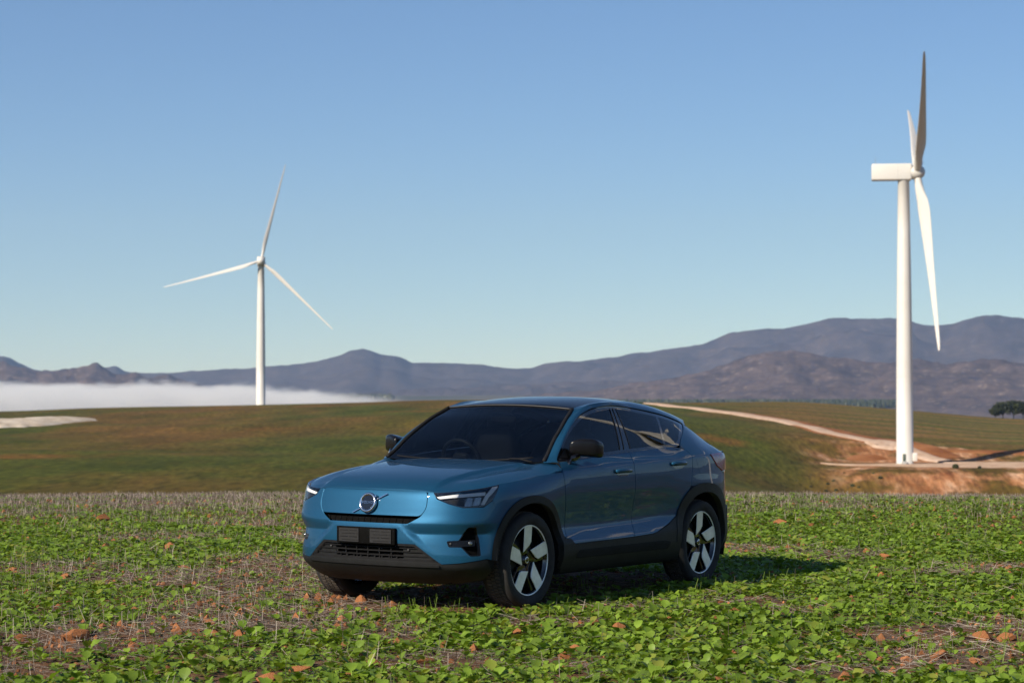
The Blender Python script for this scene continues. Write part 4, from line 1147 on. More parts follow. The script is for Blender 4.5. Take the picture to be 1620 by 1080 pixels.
# wheel-arch cladding and sills
def ring_poly(o, i): return np.array([(UX(x), z) for x, z in o] + [(UX(x), z) for x, z in i[::-1]])
for s in (1, -1):
    f = (lambda p: np.asarray(p)) if s > 0 else mir
    fo_ = [p for p in FA_O if p[1] > (.372 if p[0] > 1.35 else .30)]; fi_ = [p for p in FA_I if p[1] > (.372 if p[0] > 1.35 else .30)]
    panel("arch_cladding", f(ring_poly(fo_, fi_)), M_CLAD, off=.012, thick=.05, step=.03)
    ro_ = [p for p in RA_O if p[1] > .38]; ri_ = [p for p in RA_I if p[1] > .38]
    panel("arch_cladding", f(ring_poly(ro_, ri_)), M_CLAD, off=.012, thick=.05, step=.03)
    fr_in = [p for p in FA_I if p[0] < 1.2 and .25 < p[1] < .49]; rr_in = [p for p in RA_I if p[0] > -1.2 and .25 < p[1] < .56]
    sill = [(.90, .50), (.806, .494), (.752, .448), (.30, .454), (-.165, .463), (-.45, .472), (-.53, .483), (-.74, .542), (-.88, .61)] + sorted(rr_in, key=lambda q: -q[1]) + [(-.915, .245), (0, .235), (.91, .245)] + sorted(fr_in, key=lambda q: q[1])
    panel("sill_cladding", f([(UX(x), z) for x, z in sill]), M_CLAD, off=.008, thick=.03, step=.03)
    # recessed strip in the sill
    rc = rnd(PX([(.70, .405), (-.62, .415), (-.74, .40), (-.70, .345), (.74, .345)]), .02)
    panel("sill_trim", f(rc), M_BLACK, off=.012, thick=.004, step=.04)

# rear bumper and tailgate lower half
rb = [(UX(-1.70), .30), (UX(-1.78), .42), (UX(-1.848), .56), (UX(-1.86), .635), (UX(-2.0), .66), (UMAX, .66), (UMAX, .25), (UX(-2.0), .25)]
for s in (1, -1):
    f = (lambda p: np.asarray(p)) if s > 0 else mir
    panel("rear_bumper", f(rb), M_CLAD, off=.012, thick=.03, step=.04)
    tg = [(UX(-1.862), .642), (UX(-1.862), .90), (UX(-1.78), .953), (UX(-1.96), .96), (UX(-2.03), 1.0), (UX(-2.03), 1.10), (UMAX, 1.12), (UMAX, .665), (UX(-2.0), .665)]
    panel("tailgate", f(tg), M_PAINT, gap=.001, step=.04)

# dark inner shell behind the shut lines
shell = []
sh_half = [(UX(1.85), .25)] + [(UX(x), z) for x, z in FA_I if z > .26] + [(UX(.9), .25), (UX(-.9), .25)] + [(UX(x), z) for x, z in RA_I if z > .26] + [(UX(-1.85), .26), (UX(-1.85), 1.08), (UX(-1.2), 1.10), (UX(-.5), 1.12), (UX(.8), 1.05), (UX(.98), .98), (UX(1.45), .95), (UX(1.70), .91), (UX(1.80), .75), (UX(1.84), .5)]
for s in (1, -1):
    panel("inner_shell", (np.array(sh_half) if s > 0 else mir(sh_half)), M_BLACK, off=-.022, thick=0, step=.06)

# wheel wells and floor pan
for cx in (1.351, -1.351):
    for s in (1, -1):
        V = []; n = 30
        for k in range(n + 1):
            a = R(2) + R(196) * k / n
            for r, y in ((.44, .885), (.44, .52), (.0, .52)): V.append((cx + r * math.cos(a), s * y, .37 + r * math.sin(a)))
        mesh_obj("wheel_well", V, grid_faces(n + 1, 3), M_BLACK, CAR)
add_box("floor_pan", (-1.9, 1.95, -.60, .60, .20, .34), M_BLACK, CAR, .03)
add_box("floor_pan", (-.90, .90, -.84, .84, .22, .36), M_BLACK, CAR, .02)

# --- greenhouse
DLO = [(.825, 1.108), (.667, 1.253), (.436, 1.379), (.266, 1.443), (.085, 1.482), (-.082, 1.502), (-.222, 1.510), (-.393, 1.502), (-.60, 1.484), (-.809, 1.461), (-1.08, 1.425), (-1.366, 1.363)]
# soften the top curve
_dx = [p[0] for p in DLO[:12]]; _dz = [p[1] for p in DLO[:12]]
_dtop = pchip([-x for x in _dx], _dz)
top_line = [(x, float(_dtop(-x))) for x in np.concatenate([np.linspace(.825, .1, 22), np.linspace(.05, -1.366, 34)])]
DLOP = np.array([(UX(x), z) for x, z in top_line] + PX([(-1.25, 1.306), (-1.127, 1.251), (-1.05, 1.206), (-.99, 1.193), (-.897, 1.189), (-.55, 1.176), (-.187, 1.159), (.191, 1.138), (.62, 1.107)]))
def dtop(x): return float(_dtop(-x))
def dbot(x): return float(np.interp(-x, [-.825, -.62, -.191, .187, .55, .897, .99, 1.05, 1.127], [1.107, 1.107, 1.138, 1.159, 1.176, 1.189, 1.193, 1.206, 1.251]))
m = .017
FG = [(x, dtop(x) - m) for x in np.linspace(.775, -.180, 26)] + [(-.052, dbot(-.052) + .012), (.191, 1.138 + .012), (.62, 1.107 + .012), (.755, 1.107 + .014)]
RG = [(x, dtop(x) - m) for x in np.linspace(-.296, -.905, 16)] + [(-.778, dbot(-.778) + .012), (-.55, 1.176 + .012), (-.236, dbot(-.236) + .012)]
QG = [(x, dtop(x) - m) for x in np.linspace(-.942, -1.29, 10)] + [(-1.15, 1.285), (-1.05, 1.225), (-.99, 1.206), (-.815, 1.200)]
for s in (1, -1):
    f = (lambda p: np.asarray(p)) if s > 0 else mir
    gl = [np.array([(UX(x), z) for x, z in q]) for q in (FG, RG, QG)]
    frame = panel("window_frame", inset(f(DLOP), -.007), M_GLOSSB, holes=[f(q) for q in gl], off=-.005, thick=.012, step=.03)
    for nm, q in zip(("front_window", "rear_window", "quarter_window"), gl):
        panel(nm, inset(f(q), -.004), M_SG, off=-.006, thick=0, step=.04)
    ct = [(x, dtop(x) - .010) for x in np.linspace(.80, -1.34, 40)] + [(x, dtop(x) + .040) for x in np.linspace(-1.34, .80, 40)]
    panel('cant_trim', f([(UX(x), z) for x, z in ct]), M_CABIN, off=-.022, thick=0, step=.05).parent = frame
    # bright edges of the door pillar
    for a, b2 in (((-.190, 1.495), (-.062, 1.165)), ((-.235, 1.497), (-.125, 1.168)), ((-.286, 1.495), (-.222, 1.175))):
        q = np.array([(UX(a[0]), a[1]), (UX(a[0] - .007), a[1]), (UX(b2[0] - .007), b2[1]), (UX(b2[0]), b2[1])])
        panel("pillar_seam", f(q), M_CHROME if False else M_GREYP, off=.0, thick=.003, step=.04).parent = frame
    # lower window moulding
    lo = [(x, dbot(x) - .012) for x in np.linspace(.82, -1.03, 30)] + [(x, dbot(x) + .004) for x in np.linspace(-1.03, .81, 30)]
    panel("window_moulding", f([(UX(x), z) for x, z in lo]), M_GLOSSB, off=.003, thick=.01, step=.03).parent = frame
    # black triangle at the mirror foot
    tri = rnd(PX([(.80, 1.113), (.70, 1.115), (.70, 1.185)]), .004)
    panel("mirror_sail", f(tri), M_BLACK, off=.002, thick=.008, step=.03).parent = frame

# roof rail / A-pillar: loft from the window opening to the windscreen and roof edge
RI = np.array([(.955, .752, 1.080), (.885, .735, 1.127), (.75, .704, 1.232), (.62, .681, 1.316), (.47, .645, 1.405), (.365, .617, 1.452), (.295, .597, 1.487), (.15, .583, 1.515), (-.05, .574, 1.538), (-.30, .568, 1.556), (-.55, .564, 1.556), (-.80, .556, 1.541), (-1.05, .545, 1.514), (-1.30, .532, 1.474), (-1.50, .520, 1.434), (-1.64, .510, 1.402)])
RO = [(.870, 1.070), (.837, 1.114), (.70, 1.236), (.55, 1.331), (.36, 1.424), (.22, 1.469), (.09, 1.497), (-.04, 1.512), (-.18, 1.523), (-.36, 1.518), (-.58, 1.499), (-.82, 1.474), (-1.06, 1.442), (-1.28, 1.398), (-1.40, 1.368), (-1.46, 1.344)]
def curve3(P, n):
    P = np.asarray(P, float); t = np.concatenate([[0], np.cumsum(np.linalg.norm(np.diff(P, axis=0), axis=1))])
    s = np.linspace(0, t[-1], n); fs = [cubic(t, P[:, k]) for k in range(P.shape[1])]
    return np.stack([f(s) for f in fs], -1)
nq = 80
# parameterise both by matching knots
kn = np.arange(len(RI)); kk = np.linspace(0, len(RI) - 1, nq)
RIc = np.stack([cubic(kn, RI[:, j])(kk) for j in range(3)], -1)
ro2 = np.stack([cubic(kn, np.array(RO)[:, j])(kk) for j in range(2)], -1)
ro3, ron = BP(np.array([UX(x) for x in ro2[:, 0]]), ro2[:, 1], .002)
tdn, _ = BP(np.array([UX(x) for x in ro2[:, 0]]), ro2[:, 1] - .02, .002)
tup = (ro3 - tdn); tup /= np.linalg.norm(tup, axis=1)[:, None]
nv = 12; V = np.zeros((nq, nv, 3))
for i in range(nq):
    A, B = ro3[i], RIc[i]; L_ = np.linalg.norm(B - A)
    inw = np.array((-.10, -1.0, .18)) if kk[i] > 6.5 else np.array((.10, -.90, .22)); inw /= np.linalg.norm(inw)
    for j in range(nv):
        t = j / (nv - 1)
        V[i, j] = (2 * t ** 3 - 3 * t ** 2 + 1) * A + (t ** 3 - 2 * t ** 2 + t) * tup[i] * L_ * .95 + (-2 * t ** 3 + 3 * t ** 2) * B + (t ** 3 - t ** 2) * inw * L_ * .95
for s in (1, -1):
    W = V.copy(); W[..., 1] *= s
    F = grid_faces(nq, nv); F = [q[::-1] for q in F] if s < 0 else F
    o = mesh_obj("roof_rail", W.reshape(-1, 3), F, M_PAINT, CAR)

def loft(name, rows, mat, parent, flip=False):
    rows = [np.asarray(r) for r in rows]; n = len(rows[0])
    F = grid_faces(len(rows), n)
    if flip: F = [f[::-1] for f in F]
    return mesh_obj(name, np.concatenate(rows), F, mat, parent)
# windscreen: rows from base to top
_wt = [0, .12, .32, .5, .72, .87, 1.0]
_wx = pchip(_wt, [.945, .870, .745, .615, .465, .362, .293]); _wy = pchip(_wt, [.746, .731, .703, .679, .643, .616, .596]); _wz = pchip(_wt, [1.088, 1.135, 1.234, 1.317, 1.406, 1.453, 1.486])
def ws_row(t, inset_=0.0):
    x0, y0, z0 = float(_wx(t)), float(_wy(t)), float(_wz(t))
    bow = .17 - .11 * t; crown = .012 + .034 * t
    ys = np.linspace(-(y0 - inset_), y0 - inset_, 41); q = (ys / y0) ** 2
    # forward bow follows the slope of the glass
    return np.stack([x0 + bow * (1 - q) * .62, ys, z0 - bow * (1 - q) * .30 + crown * (1 - q)], -1)
WSR = [ws_row(t) for t in np.linspace(0, 1, 24)]
ws = loft("windscreen", WSR, M_WS, CAR, flip=True)
# black ceramic border on the glass
def strip_on_ws(t0, t1, y0f, y1f, name):
    rows = []
    for t in np.linspace(t0, t1, 20):
        r = ws_row(t); ymax = r[-1, 1]
        ys = np.linspace(y0f * ymax, y1f * ymax, 9)
        rows.append(np.stack([np.interp(ys, r[:, 1], r[:, 0]) - .004, ys, np.interp(ys, r[:, 1], r[:, 2]) - .004], -1))
    return loft(name, rows, M_BLACK, ws)
strip_on_ws(0, 1, .955, 1.0, "glass_border"); strip_on_ws(0, 1, -1.0, -.955, "glass_border"); strip_on_ws(0, .10, -.955, .955, "glass_border"); strip_on_ws(.955, 1, -.955, .955, "glass_border")
strip_on_ws(.84, .955, -.16, .16, "sensor_housing")
for s in (1, -1):
    rows = [ws_row(t)[-1 if s > 0 else 0] for t in np.linspace(0, 1, 24)]
    V_, F_ = tube([tuple(r + np.array((-.004, s * .004, .004))) for r in rows], [.015] * 24, 8)
    mesh_obj("screen_seal", V_, F_, M_BLACK, ws)
# roof: dark panel from the windscreen top to the spoiler
_rz = pchip([-.36, -.30, -.15, 0, .15, .35, .6, .85, 1.1, 1.35, 1.55, 1.66], [1.508, 1.520, 1.548, 1.567, 1.580, 1.590, 1.587, 1.570, 1.541, 1.499, 1.456, 1.428])
xs_edge = RIc[kk >= 6][:, :]
rows = []
for k, p in enumerate(xs_edge):
    ye = p[1]; ys = np.linspace(-ye, ye, 31); q = (ys / ye) ** 2
    t = k / (len(xs_edge) - 1)
    if k == 0: r = ws_row(1.0); rows.append(np.stack([np.interp(ys, r[:, 1], r[:, 0]) - .004, ys, np.interp(ys, r[:, 1], r[:, 2]) + .003], -1)); continue
    bow = .06 * .62 * max(0, 1 - t * 4)
    xc = p[0] + bow * (1 - q)
    zc = float(_rz(-(p[0]))) 
    rows.append(np.stack([xc, ys, p[2] + (zc - p[2]) * (1 - q ** 1.2)], -1))
loft("roof_panel", rows, M_ROOF, CAR, flip=False)
# header strip between glass and roof
hr = ws_row(1.0); V_, F_ = tube([tuple(p + np.array((.002, 0, .004))) for p in hr], [.006] * len(hr), 6)
mesh_obj("header_trim", V_, F_, M_GREYP, CAR)
# spoiler, tail glass
e0 = rows[-1]
sp_rows = [e0 + np.array((0.0, 0, .0)), e0 + np.array((-.03, 0, -.006)), e0 + np.array((-.045, 0, -.016)), e0 + np.array((-.03, 0, -.034)), e0 + np.array((.12, 0, -.03))]
loft("roof_spoiler", sp_rows, M_PAINT, CAR)
qt = [(-1.47, 1.346), (-1.55, 1.318), (-1.75, 1.237), (-1.95, 1.150), (-2.02, 1.112)]
q3, _ = BP(np.array([UX(x) for x, z in qt]), np.array([z for x, z in qt]), 0)
q3 = curve3(q3, 14)
rows = []
for k, p in enumerate(q3):
    ys = np.linspace(-p[1], p[1], 25); q = (ys / p[1]) ** 2; t = k / 13
    rows.append(np.stack([p[0] - .11 * (1 - q) * (1 - .3 * t), ys, p[2] + (.085 - .075 * t) * (1 - q ** 1.5)], -1))
loft("tail_glass", rows, M_GLOSSB, CAR)
last = rows[-1]
loft("tail_lip", [last + np.array((.04, 0, .004)), last + np.array((-.04, 0, .012)), last + np.array((-.05, 0, -.01)), last + np.array((.0, 0, -.05))], M_PAINT, CAR)
# rail end cap joining rail, quarter and spoiler
for s in (1, -1):
    a = RIc[-1]; b2 = ro3[-1]
    w = [tuple(v) for v in V[-1]]
    cap = [np.array(w), np.array(w) + np.array((-.05, -.01, -.035)), np.array(w) * np.array((1, .97, 1)) + np.array((-.04, -.02, -.06))]
    cap = [c * np.array((1, s, 1)) for c in cap]
    loft("rail_end", cap, M_PAINT, CAR, flip=s < 0)

# cowl and wipers
rows = []
for t in np.linspace(0, 1, 6):
    ys = np.linspace(-.80, .80, 25); q = (ys / .80) ** 2
    rows.append(np.stack([1.07 - .10 * q - .11 * t, ys, 1.066 - .02 * q + .014 * t], -1))
loft("cowl", rows, M_BLACK, CAR)
for (ya, yb) in ((-.62, .02), (.06, .66)):
    pts = []
    for t in np.linspace(0, 1, 14):
        y = ya + (yb - ya) * t; r = ws_row(.022 + .02 * t)
        pts.append((np.interp(y, r[:, 1], r[:, 0]) + .016, y, np.interp(y, r[:, 1], r[:, 2]) + .020))
    w_ = mesh_obj("wiper", *tube(pts, [.006] * 14, 6), M_BLACK, CAR)
    a = pts[9]; mesh_obj("wiper_arm", *tube([(1.02, yb + .03, 1.085), (a[0] + .01, (a[1] + yb) / 2, a[2] + .006), (a[0] + .004, a[1], a[2] + .006)], [.008, .007, .006], 6), M_BLACK, w_)

# door mirrors
def superbox(c, r, e=.45, nu=26, nv=16, taper=None):
    V = []
    for i in range(nu):
        a = 2 * math.pi * i / nu
        for j in range(nv):
            b_ = -math.pi / 2 + math.pi * j / (nv - 1)
            sg = lambda v, p: math.copysign(abs(v) ** p, v)
            x = r[0] * sg(math.cos(b_), e) * sg(math.cos(a), e); y = r[1] * sg(math.cos(b_), e) * sg(math.sin(a), e); z = r[2] * sg(math.sin(b_), e)
            if taper: x, y, z = taper(x, y, z)
            V.append((c[0] + x, c[1] + y, c[2] + z))
    return V, grid_faces(nu, nv, True)
for s in (1, -1):
    tp_ = lambda x, y, z: (x * (1 - .18 * (y * s) / .1) - .045 * (y * s / .1), y, z * (1 - .22 * max(0, -y * s / .1)) + .012 * (x / .09) - .01 * (y * s / .1) ** 2)
    mr_ = mesh_obj("door_mirror", *superbox((.605, s * .935 if s > 0 else -.915, 1.192), (.080, .100, .070), .42, 30, 18, tp_), M_MCAP, CAR)
    mesh_obj("mirror_glass", *superbox((.532, s * .940, 1.192), (.012, .082, .056), .5, 24, 12), M_MIRROR, mr_)
    mesh_obj("mirror_arm", *tube([(.735, s * .840, 1.075), (.715, s * .872, 1.105), (.675, s * .895, 1.135)], [.034, .026, .028], 12), M_GLOSSB, mr_)

# --- emblem: chrome ring, diagonal bar, lettered black band
p, n = BP(np.array([0.0]), np.array([.787]), 0.0)
em = empty("emblem", tuple(p[0] + n[0] * .001), 0, CAR)
Q = Matrix.Rotation(R(90), 4, 'Z') @ Matrix.Rotation(R(90), 4, 'X')    # local z out of the nose, x to the car's left
em.rotation_euler = (Matrix.Rotation(math.asin(float(n[0][2])) * -1, 4, 'Y') @ Q).to_euler()
mesh_obj("emblem_ring", *lathe([(.054, .022), (.060, .030), (.070, .031), (.0765, .024), (.0775, .010), (.074, -.004), (.05, -.004)], 48), M_CHROME, em)
mesh_obj("emblem_disc", *lathe([(0, .0235), (.056, .0225)], 40), M_GLOSSB, em)
V_, F_ = box_vf(-.165, .165, -.0032, .0032, .001, .008); o = mesh_obj("emblem_bar", V_, F_, M_CHROME, em, False); o.rotation_euler = (0, 0, R(27)); o.location = (.01, 0, 0)
ar = mesh_obj("emblem_arrow", [(.050, .048, .004), (.072, .044, .004), (.069, .060, .004), (.050, .048, .026), (.072, .044, .026), (.069, .060, .026)], [(3, 4, 5), (0, 3, 5, 2), (1, 4, 3, 0), (2, 5, 4, 1)], M_CHROME, em, False)
cu = bpy.data.curves.new("lettering", 'FONT'); cu.body = "VOLVO"; cu.size = .030; cu.extrude = .0012; cu.align_x = 'CENTER'; cu.align_y = 'CENTER'; cu.space_character = 1.08
to = bpy.data.objects.new("lettering_tmp", cu); COL.objects.link(to)
dg = bpy.context.evaluated_depsgraph_get(); me = bpy.data.meshes.new_from_object(to.evaluated_get(dg)); bpy.data.objects.remove(to)
o = bpy.data.objects.new("lettering", me); COL.objects.link(o); o.parent = em; o.location = (0, 0, .0255); o.scale = (1.0, .95, 1); me.materials.clear(); me.materials.append(M_CHROME)

# --- wheels
def wheel(cx, s, steer=0.0, spin=0.0):
    w = empty("wheel", (cx, s * .79, .36), 0, CAR)
    w.rotation_euler = (0, 0, steer)
    Qm = Matrix.Rotation(R(-90), 4, 'X') if s > 0 else Matrix.Rotation(R(90), 4, 'X')   # lathe z -> outwards
    W = .1175
    prof = [(.262, -W * .80), (.276, -W * .93), (.305, -W), (.335, -W * .97), (.352, -W * .86), (.3585, -W * .62), (.360, -.02), (.360, .02), (.3585, W * .62), (.352, W * .86), (.335, W * .97), (.305, W), (.276, W * .93), (.262, W * .80)]
    V, F = lathe(prof, 72); t = mesh_obj("tyre", V, F, M_RUBBER, w); t.matrix_local = Qm
    # tread blocks
    V = []; F = []
    for k in range(76):
        a0 = 2 * math.pi * k / 76; da = 2 * math.pi / 76 * .66
        for j, (y0, y1) in enumerate(((-.108, -.066), (-.060, -.022), (-.017, .017), (.022, .060), (.066, .108))):
            sh = (.5 if j % 2 else 0) * 2 * math.pi / 76
            r1 = .3655 - (.010 if abs(y0 + y1) > .12 else 0)
            i = len(V)
            for r in (.352, r1):
                for yy in (y0, y1):
                    for a in (a0 + sh, a0 + sh + da):
                        rr = r - (.012 if abs(yy) > .1 else 0); V.append((rr * math.cos(a), rr * math.sin(a), yy))
            F += [(i + 4, i + 5, i + 7, i + 6), (i, i + 4, i + 6, i + 2), (i + 1, i + 3, i + 7, i + 5), (i, i + 1, i + 5, i + 4), (i + 2, i + 6, i + 7, i + 3)]
    tr = mesh_obj("tread", V, F, M_MUD, w, False); tr.matrix_local = Qm; tag(tr, kind="stuff")
    # rim barrel and lip
    V, F = lathe([(.235, -.09), (.235, .03), (.246, .075), (.258, .094), (.2665, .098), (.268, .092)], 64); rb_ = mesh_obj("rim", V, F, M_GLOSSB, w); rb_.matrix_local = Qm
    V, F = lathe([(.2555, .0945), (.258, .0975), (.2635, .0985), (.2655, .0965)], 64); mesh_obj("rim_lip", V, F, M_SILVER, rb_)
    V, F = lathe([(0, .02), (.235, .0)], 40); mesh_obj("wheel_back", V, F, M_BLACK, rb_)
    V, F = lathe([(.0, .030), (.15, .030), (.165, .015)], 40); mesh_obj("brake_disc", V, F, M_GREYP, rb_)
    blade = [(-.056, .2555), (-.03, .2580), (.015, .2595), (.044, .2565), (.042, .137), (.018, .108), (-.057, .062)]
    arm = [(.050, .250), (.085, .240), (.058, .10), (.03, .05), (-.03, .04), (-.056, .062), (.02, .108), (.048, .137)]
    for k in range(5):
        q = R(72 * k + spin); c_, s_ = math.cos(q), math.sin(q)
        for nm, pl, z1, z0, mt in (("spoke_blade", blade, .094, .086, M_SILVER), ("spoke_core", [(x * .93, y * .985) for x, y in blade], .0855, .055, M_GLOSSB), ("spoke_arm", arm, .074, .045, M_GLOSSB)):
            m_ = len(pl); V = []
            for z in (z1, z0):
                for (x, y) in pl:
                    dish = -.016 * max(0.0, 1 - math.hypot(x, y) / .26) ** 1.5
                    V.append((x * c_ - y * s_, x * s_ + y * c_, z + dish))
            F = [tuple(range(m_)), tuple(range(2 * m_ - 1, m_ - 1, -1))] + [(i, (i + 1) % m_, m_ + (i + 1) % m_, m_ + i) for i in range(m_)]
            o = mesh_obj(nm, V, F, mt, rb_, False); bevel_mesh(o, .002, 1, 30)
            o.data.polygons.foreach_set("use_smooth", [False] * len(o.data.polygons))
    V, F = lathe([(0, .078), (.022, .078), (.030, .072), (.034, .06), (.05, .05), (.06, .03)], 28); mesh_obj("hub_cap", V, F, M_GLOSSB, rb_)
    V, F = lathe([(.018, .079), (.022, .080), (.026, .078)], 24); mesh_obj("cap_ring", V, F, M_CHROME, rb_)
    for k in range(5):
        q = R(72 * k + 36 + spin)
        V, F = lathe([(0, .060), (.008, .060), (.010, .05), (.010, .035)], 8); o = mesh_obj("wheel_bolt", [(x + .046 * math.cos(q), y + .046 * math.sin(q), z) for x, y, z in V], F, M_GREYP, rb_)
    return w
wheel(1.351, 1, 0.0, 180 if False else 90 + 90 + 0)
wheel(-1.351, 1, 0.0, 180)
wheel(1.351, -1, 0.0, 30)
wheel(-1.351, -1, 0.0, 50)

# --- cabin seen through the glass
def seat(x, y, w=.25):
    st = mesh_obj("seat", *superbox((x, y, .62), (.27, w, .10), .5), M_CABIN, CAR)
    tp2 = lambda a, b_, c: (a - c * .28, b_ * (1 - .25 * max(0, c) / .36), c)
    mesh_obj("seat_back", *superbox((x - .27, y, .98), (.09, w, .36), .5, 26, 16, tp2), M_CABIN, st)
    mesh_obj("headrest", *superbox((x - .40, y, 1.36), (.055, .13, .085), .6), M_CABIN2, st)
seat(.25, .37); seat(.25, -.37); seat(-.65, 0, .62)
mesh_obj("dashboard", *superbox((.80, 0, .93), (.26, .74, .145), .35, 40, 14), M_CABIN2, CAR)
sw = empty("steering_wheel", (.44, -.36, 1.06), 0, CAR); sw.rotation_euler = (0, R(-68), 0)
V_ = []; n1, n2 = 40, 10
for i in range(n1):
    a = 2 * math.pi * i / n1
    for j in range(n2):
        b_ = 2 * math.pi * j / n2; V_.append(((.18 + .016 * math.cos(b_)) * math.cos(a), (.18 + .016 * math.cos(b_)) * math.sin(a), .016 * math.sin(b_)))
F_ = [(i * n2 + j, ((i + 1) % n1) * n2 + j, ((i + 1) % n1) * n2 + (j + 1) % n2, i * n2 + (j + 1) % n2) for i in range(n1) for j in range(n2)]
mesh_obj("steering_rim", V_, F_, M_GREYP, sw)
mesh_obj("steering_hub", *superbox((0, 0, 0), (.07, .08, .03), .6), M_CABIN2, sw)
add_box("steering_spoke", (-.02, .02, -.17, .17, -.01, .01), M_CABIN2, sw, .005)
mesh_obj("rear_view_mirror", *superbox((.36, 0, 1.40), (.02, .12, .032), .5), M_BLACK, CAR)
add_box("cabin_floor", (-1.6, 1.0, -.80, .80, .36, .42), M_CABIN, CAR, .02)
add_box("cabin_light_block", (-1.32, -1.26, -.64, .64, .40, 1.36), M_CABIN, CAR, .02)  # added dark box, blocks sky light leaking in behind the seats
mesh_obj("headliner", *superbox((-.45, 0, 1.505), (.75, .54, .014), .4), M_CABIN, CAR)
# ------------------------------------------------------------------ ground cover: seedlings, straw, clods
M_LEAF = leaf_material("seedling_leaves", (.094, .162, .012), (.215, .318, .036), 6.0, 0.32)
def straw_material():
    m, nt, b, out = new_mat("straw")
    N, L = nt.nodes, nt.links
    g = N.new("ShaderNodeNewGeometry")
    r = ramp(nt, [(0.0, (.050, .038, .031)), (0.35, (.135, .104, .084)), (0.75, (.245, .200, .165)), (1.0, (.44, .38, .315))])
    L.new(g.outputs["Random Per Island"], r.inputs[0]); L.new(r.outputs[0], b.inputs["Base Color"]); setp(b, rough=0.7, spec=0.3)
    return m
M_STRAW = straw_material()
def clod_material():
    m, nt, b, out = new_mat("red_clod")
    N, L = nt.nodes, nt.links
    tc = N.new("ShaderNodeTexCoord").outputs["Object"]; oi = N.new("ShaderNodeObjectInfo"); g = N.new("ShaderNodeNewGeometry")
    n = noise_node(nt, tc, 14.0, 7, 0.65)
    r = ramp(nt, [(0.3, (.125, .052, .022)), (0.5, (.25, .100, .040)), (0.7, (.38, .172, .075))]); L.new(n.outputs["Fac"], r.inputs[0])
    mr = N.new("ShaderNodeMapRange"); mr.inputs[3].default_value = .6; mr.inputs[4].default_value = 1.25; L.new(g.outputs["Random Per Island"], mr.inputs[0])
    c = mixc(nt, 1.0, r.outputs[0], mr.outputs[0], 'MULTIPLY')
    L.new(c, b.inputs["Base Color"]); setp(b, rough=0.95, spec=0.15)
    bp = N.new("ShaderNodeBump"); bp.inputs["Strength"].default_value = .7; bp.inputs["Distance"].default_value = .006
    n2 = noise_node(nt, tc, 70.0, 5, .6); L.new(n2.outputs["Fac"], bp.inputs["Height"]); L.new(bp.outputs[0], b.inputs["Normal"])
    return m
M_CLOD = clod_material()

def leaf(g, L_, W_, lod):
    """one lobed, cupped leaf on a stalk: base at the origin, growing along +y"""
    if lod == 0:
        ts = [.0, .34, .45, .58, .74, .89, .98]; ws = [.03, .04, .33, .47, .52, .42, .20]
    elif lod == 1:
        ts = [.0, .40, .58, .82, .99]; ws = [.03, .12, .48, .50, .22]
    else:
        ts = [.0, .42, .75, 1.0]; ws = [.05, .30, .52, .22]
    V = []; F = []
    droop = g.uniform(.5, 1.2); lift = g.uniform(.35, .8)
    for i, (t, w) in enumerate(zip(ts, ws)):
        y = t * L_; z = L_ * (lift * t - droop * .55 * t * t); w = w * W_ * g.uniform(.82, 1.18)
        cup = .22 * w
        V += [(-w, y + g.uniform(-.03, .03) * L_, z + cup + g.uniform(-.05, .05) * W_), (0, y, z), (w, y + g.uniform(-.03, .03) * L_, z + cup + g.uniform(-.05, .05) * W_)]
    for i in range(len(ts) - 1):
        a = i * 3; F += [(a, a + 1, a + 4, a + 3), (a + 1, a + 2, a + 5, a + 4)]
    return V, F

def plant(seed, lod):
    g = np.random.default_rng(seed); parts = []
    n = int(g.integers(5, 9)) if lod == 0 else (int(g.integers(4, 6)) if lod == 1 else 4)
    a0 = g.uniform(0, 6.28)
    for k in range(n):
        L_ = g.uniform(.048, .100) * (1.1 if k < 2 else .85); W_ = L_ * g.uniform(.50, .68)
        V, F = leaf(g, L_, W_, lod)
        a = a0 + k * 2.399 + g.uniform(-.3, .3); tilt = g.uniform(.0, .60)
        ca, sa = math.cos(a), math.sin(a); ct, st_ = math.cos(tilt), math.sin(tilt)
        W = []
        for x, y, z in V:
            y2 = y * ct - z * st_; z2 = y * st_ + z * ct
            W.append((x * ca - y2 * sa, x * sa + y2 * ca, max(z2, -.01)))
        parts.append((W, F))
    return parts

def scatter(protos, X, Y, Z, rot, scl, pick, tiltx=None):
    VS = []; FS = []; off = 0
    for k, (V, F) in enumerate(protos):
        V = np.asarray(V, float); F = np.asarray(F, int)
        ix = np.where(pick == k)[0]
        if not len(ix): continue
        c, s = np.cos(rot[ix]), np.sin(rot[ix]); sc = scl[ix]
        v = V[None] * sc[:, None, None]
        x = v[..., 0] * c[:, None] - v[..., 1] * s[:, None] + X[ix][:, None]
        y = v[..., 0] * s[:, None] + v[..., 1] * c[:, None] + Y[ix][:, None]
        z = v[..., 2] + Z[ix][:, None]
        VS.append(np.stack([x, y, z], -1).reshape(-1, 3))
        FS.append((F[None] + (np.arange(len(ix)) * len(V))[:, None, None] + off).reshape(-1, F.shape[1])); off += len(ix) * len(V)
    return np.concatenate(VS), np.concatenate(FS)

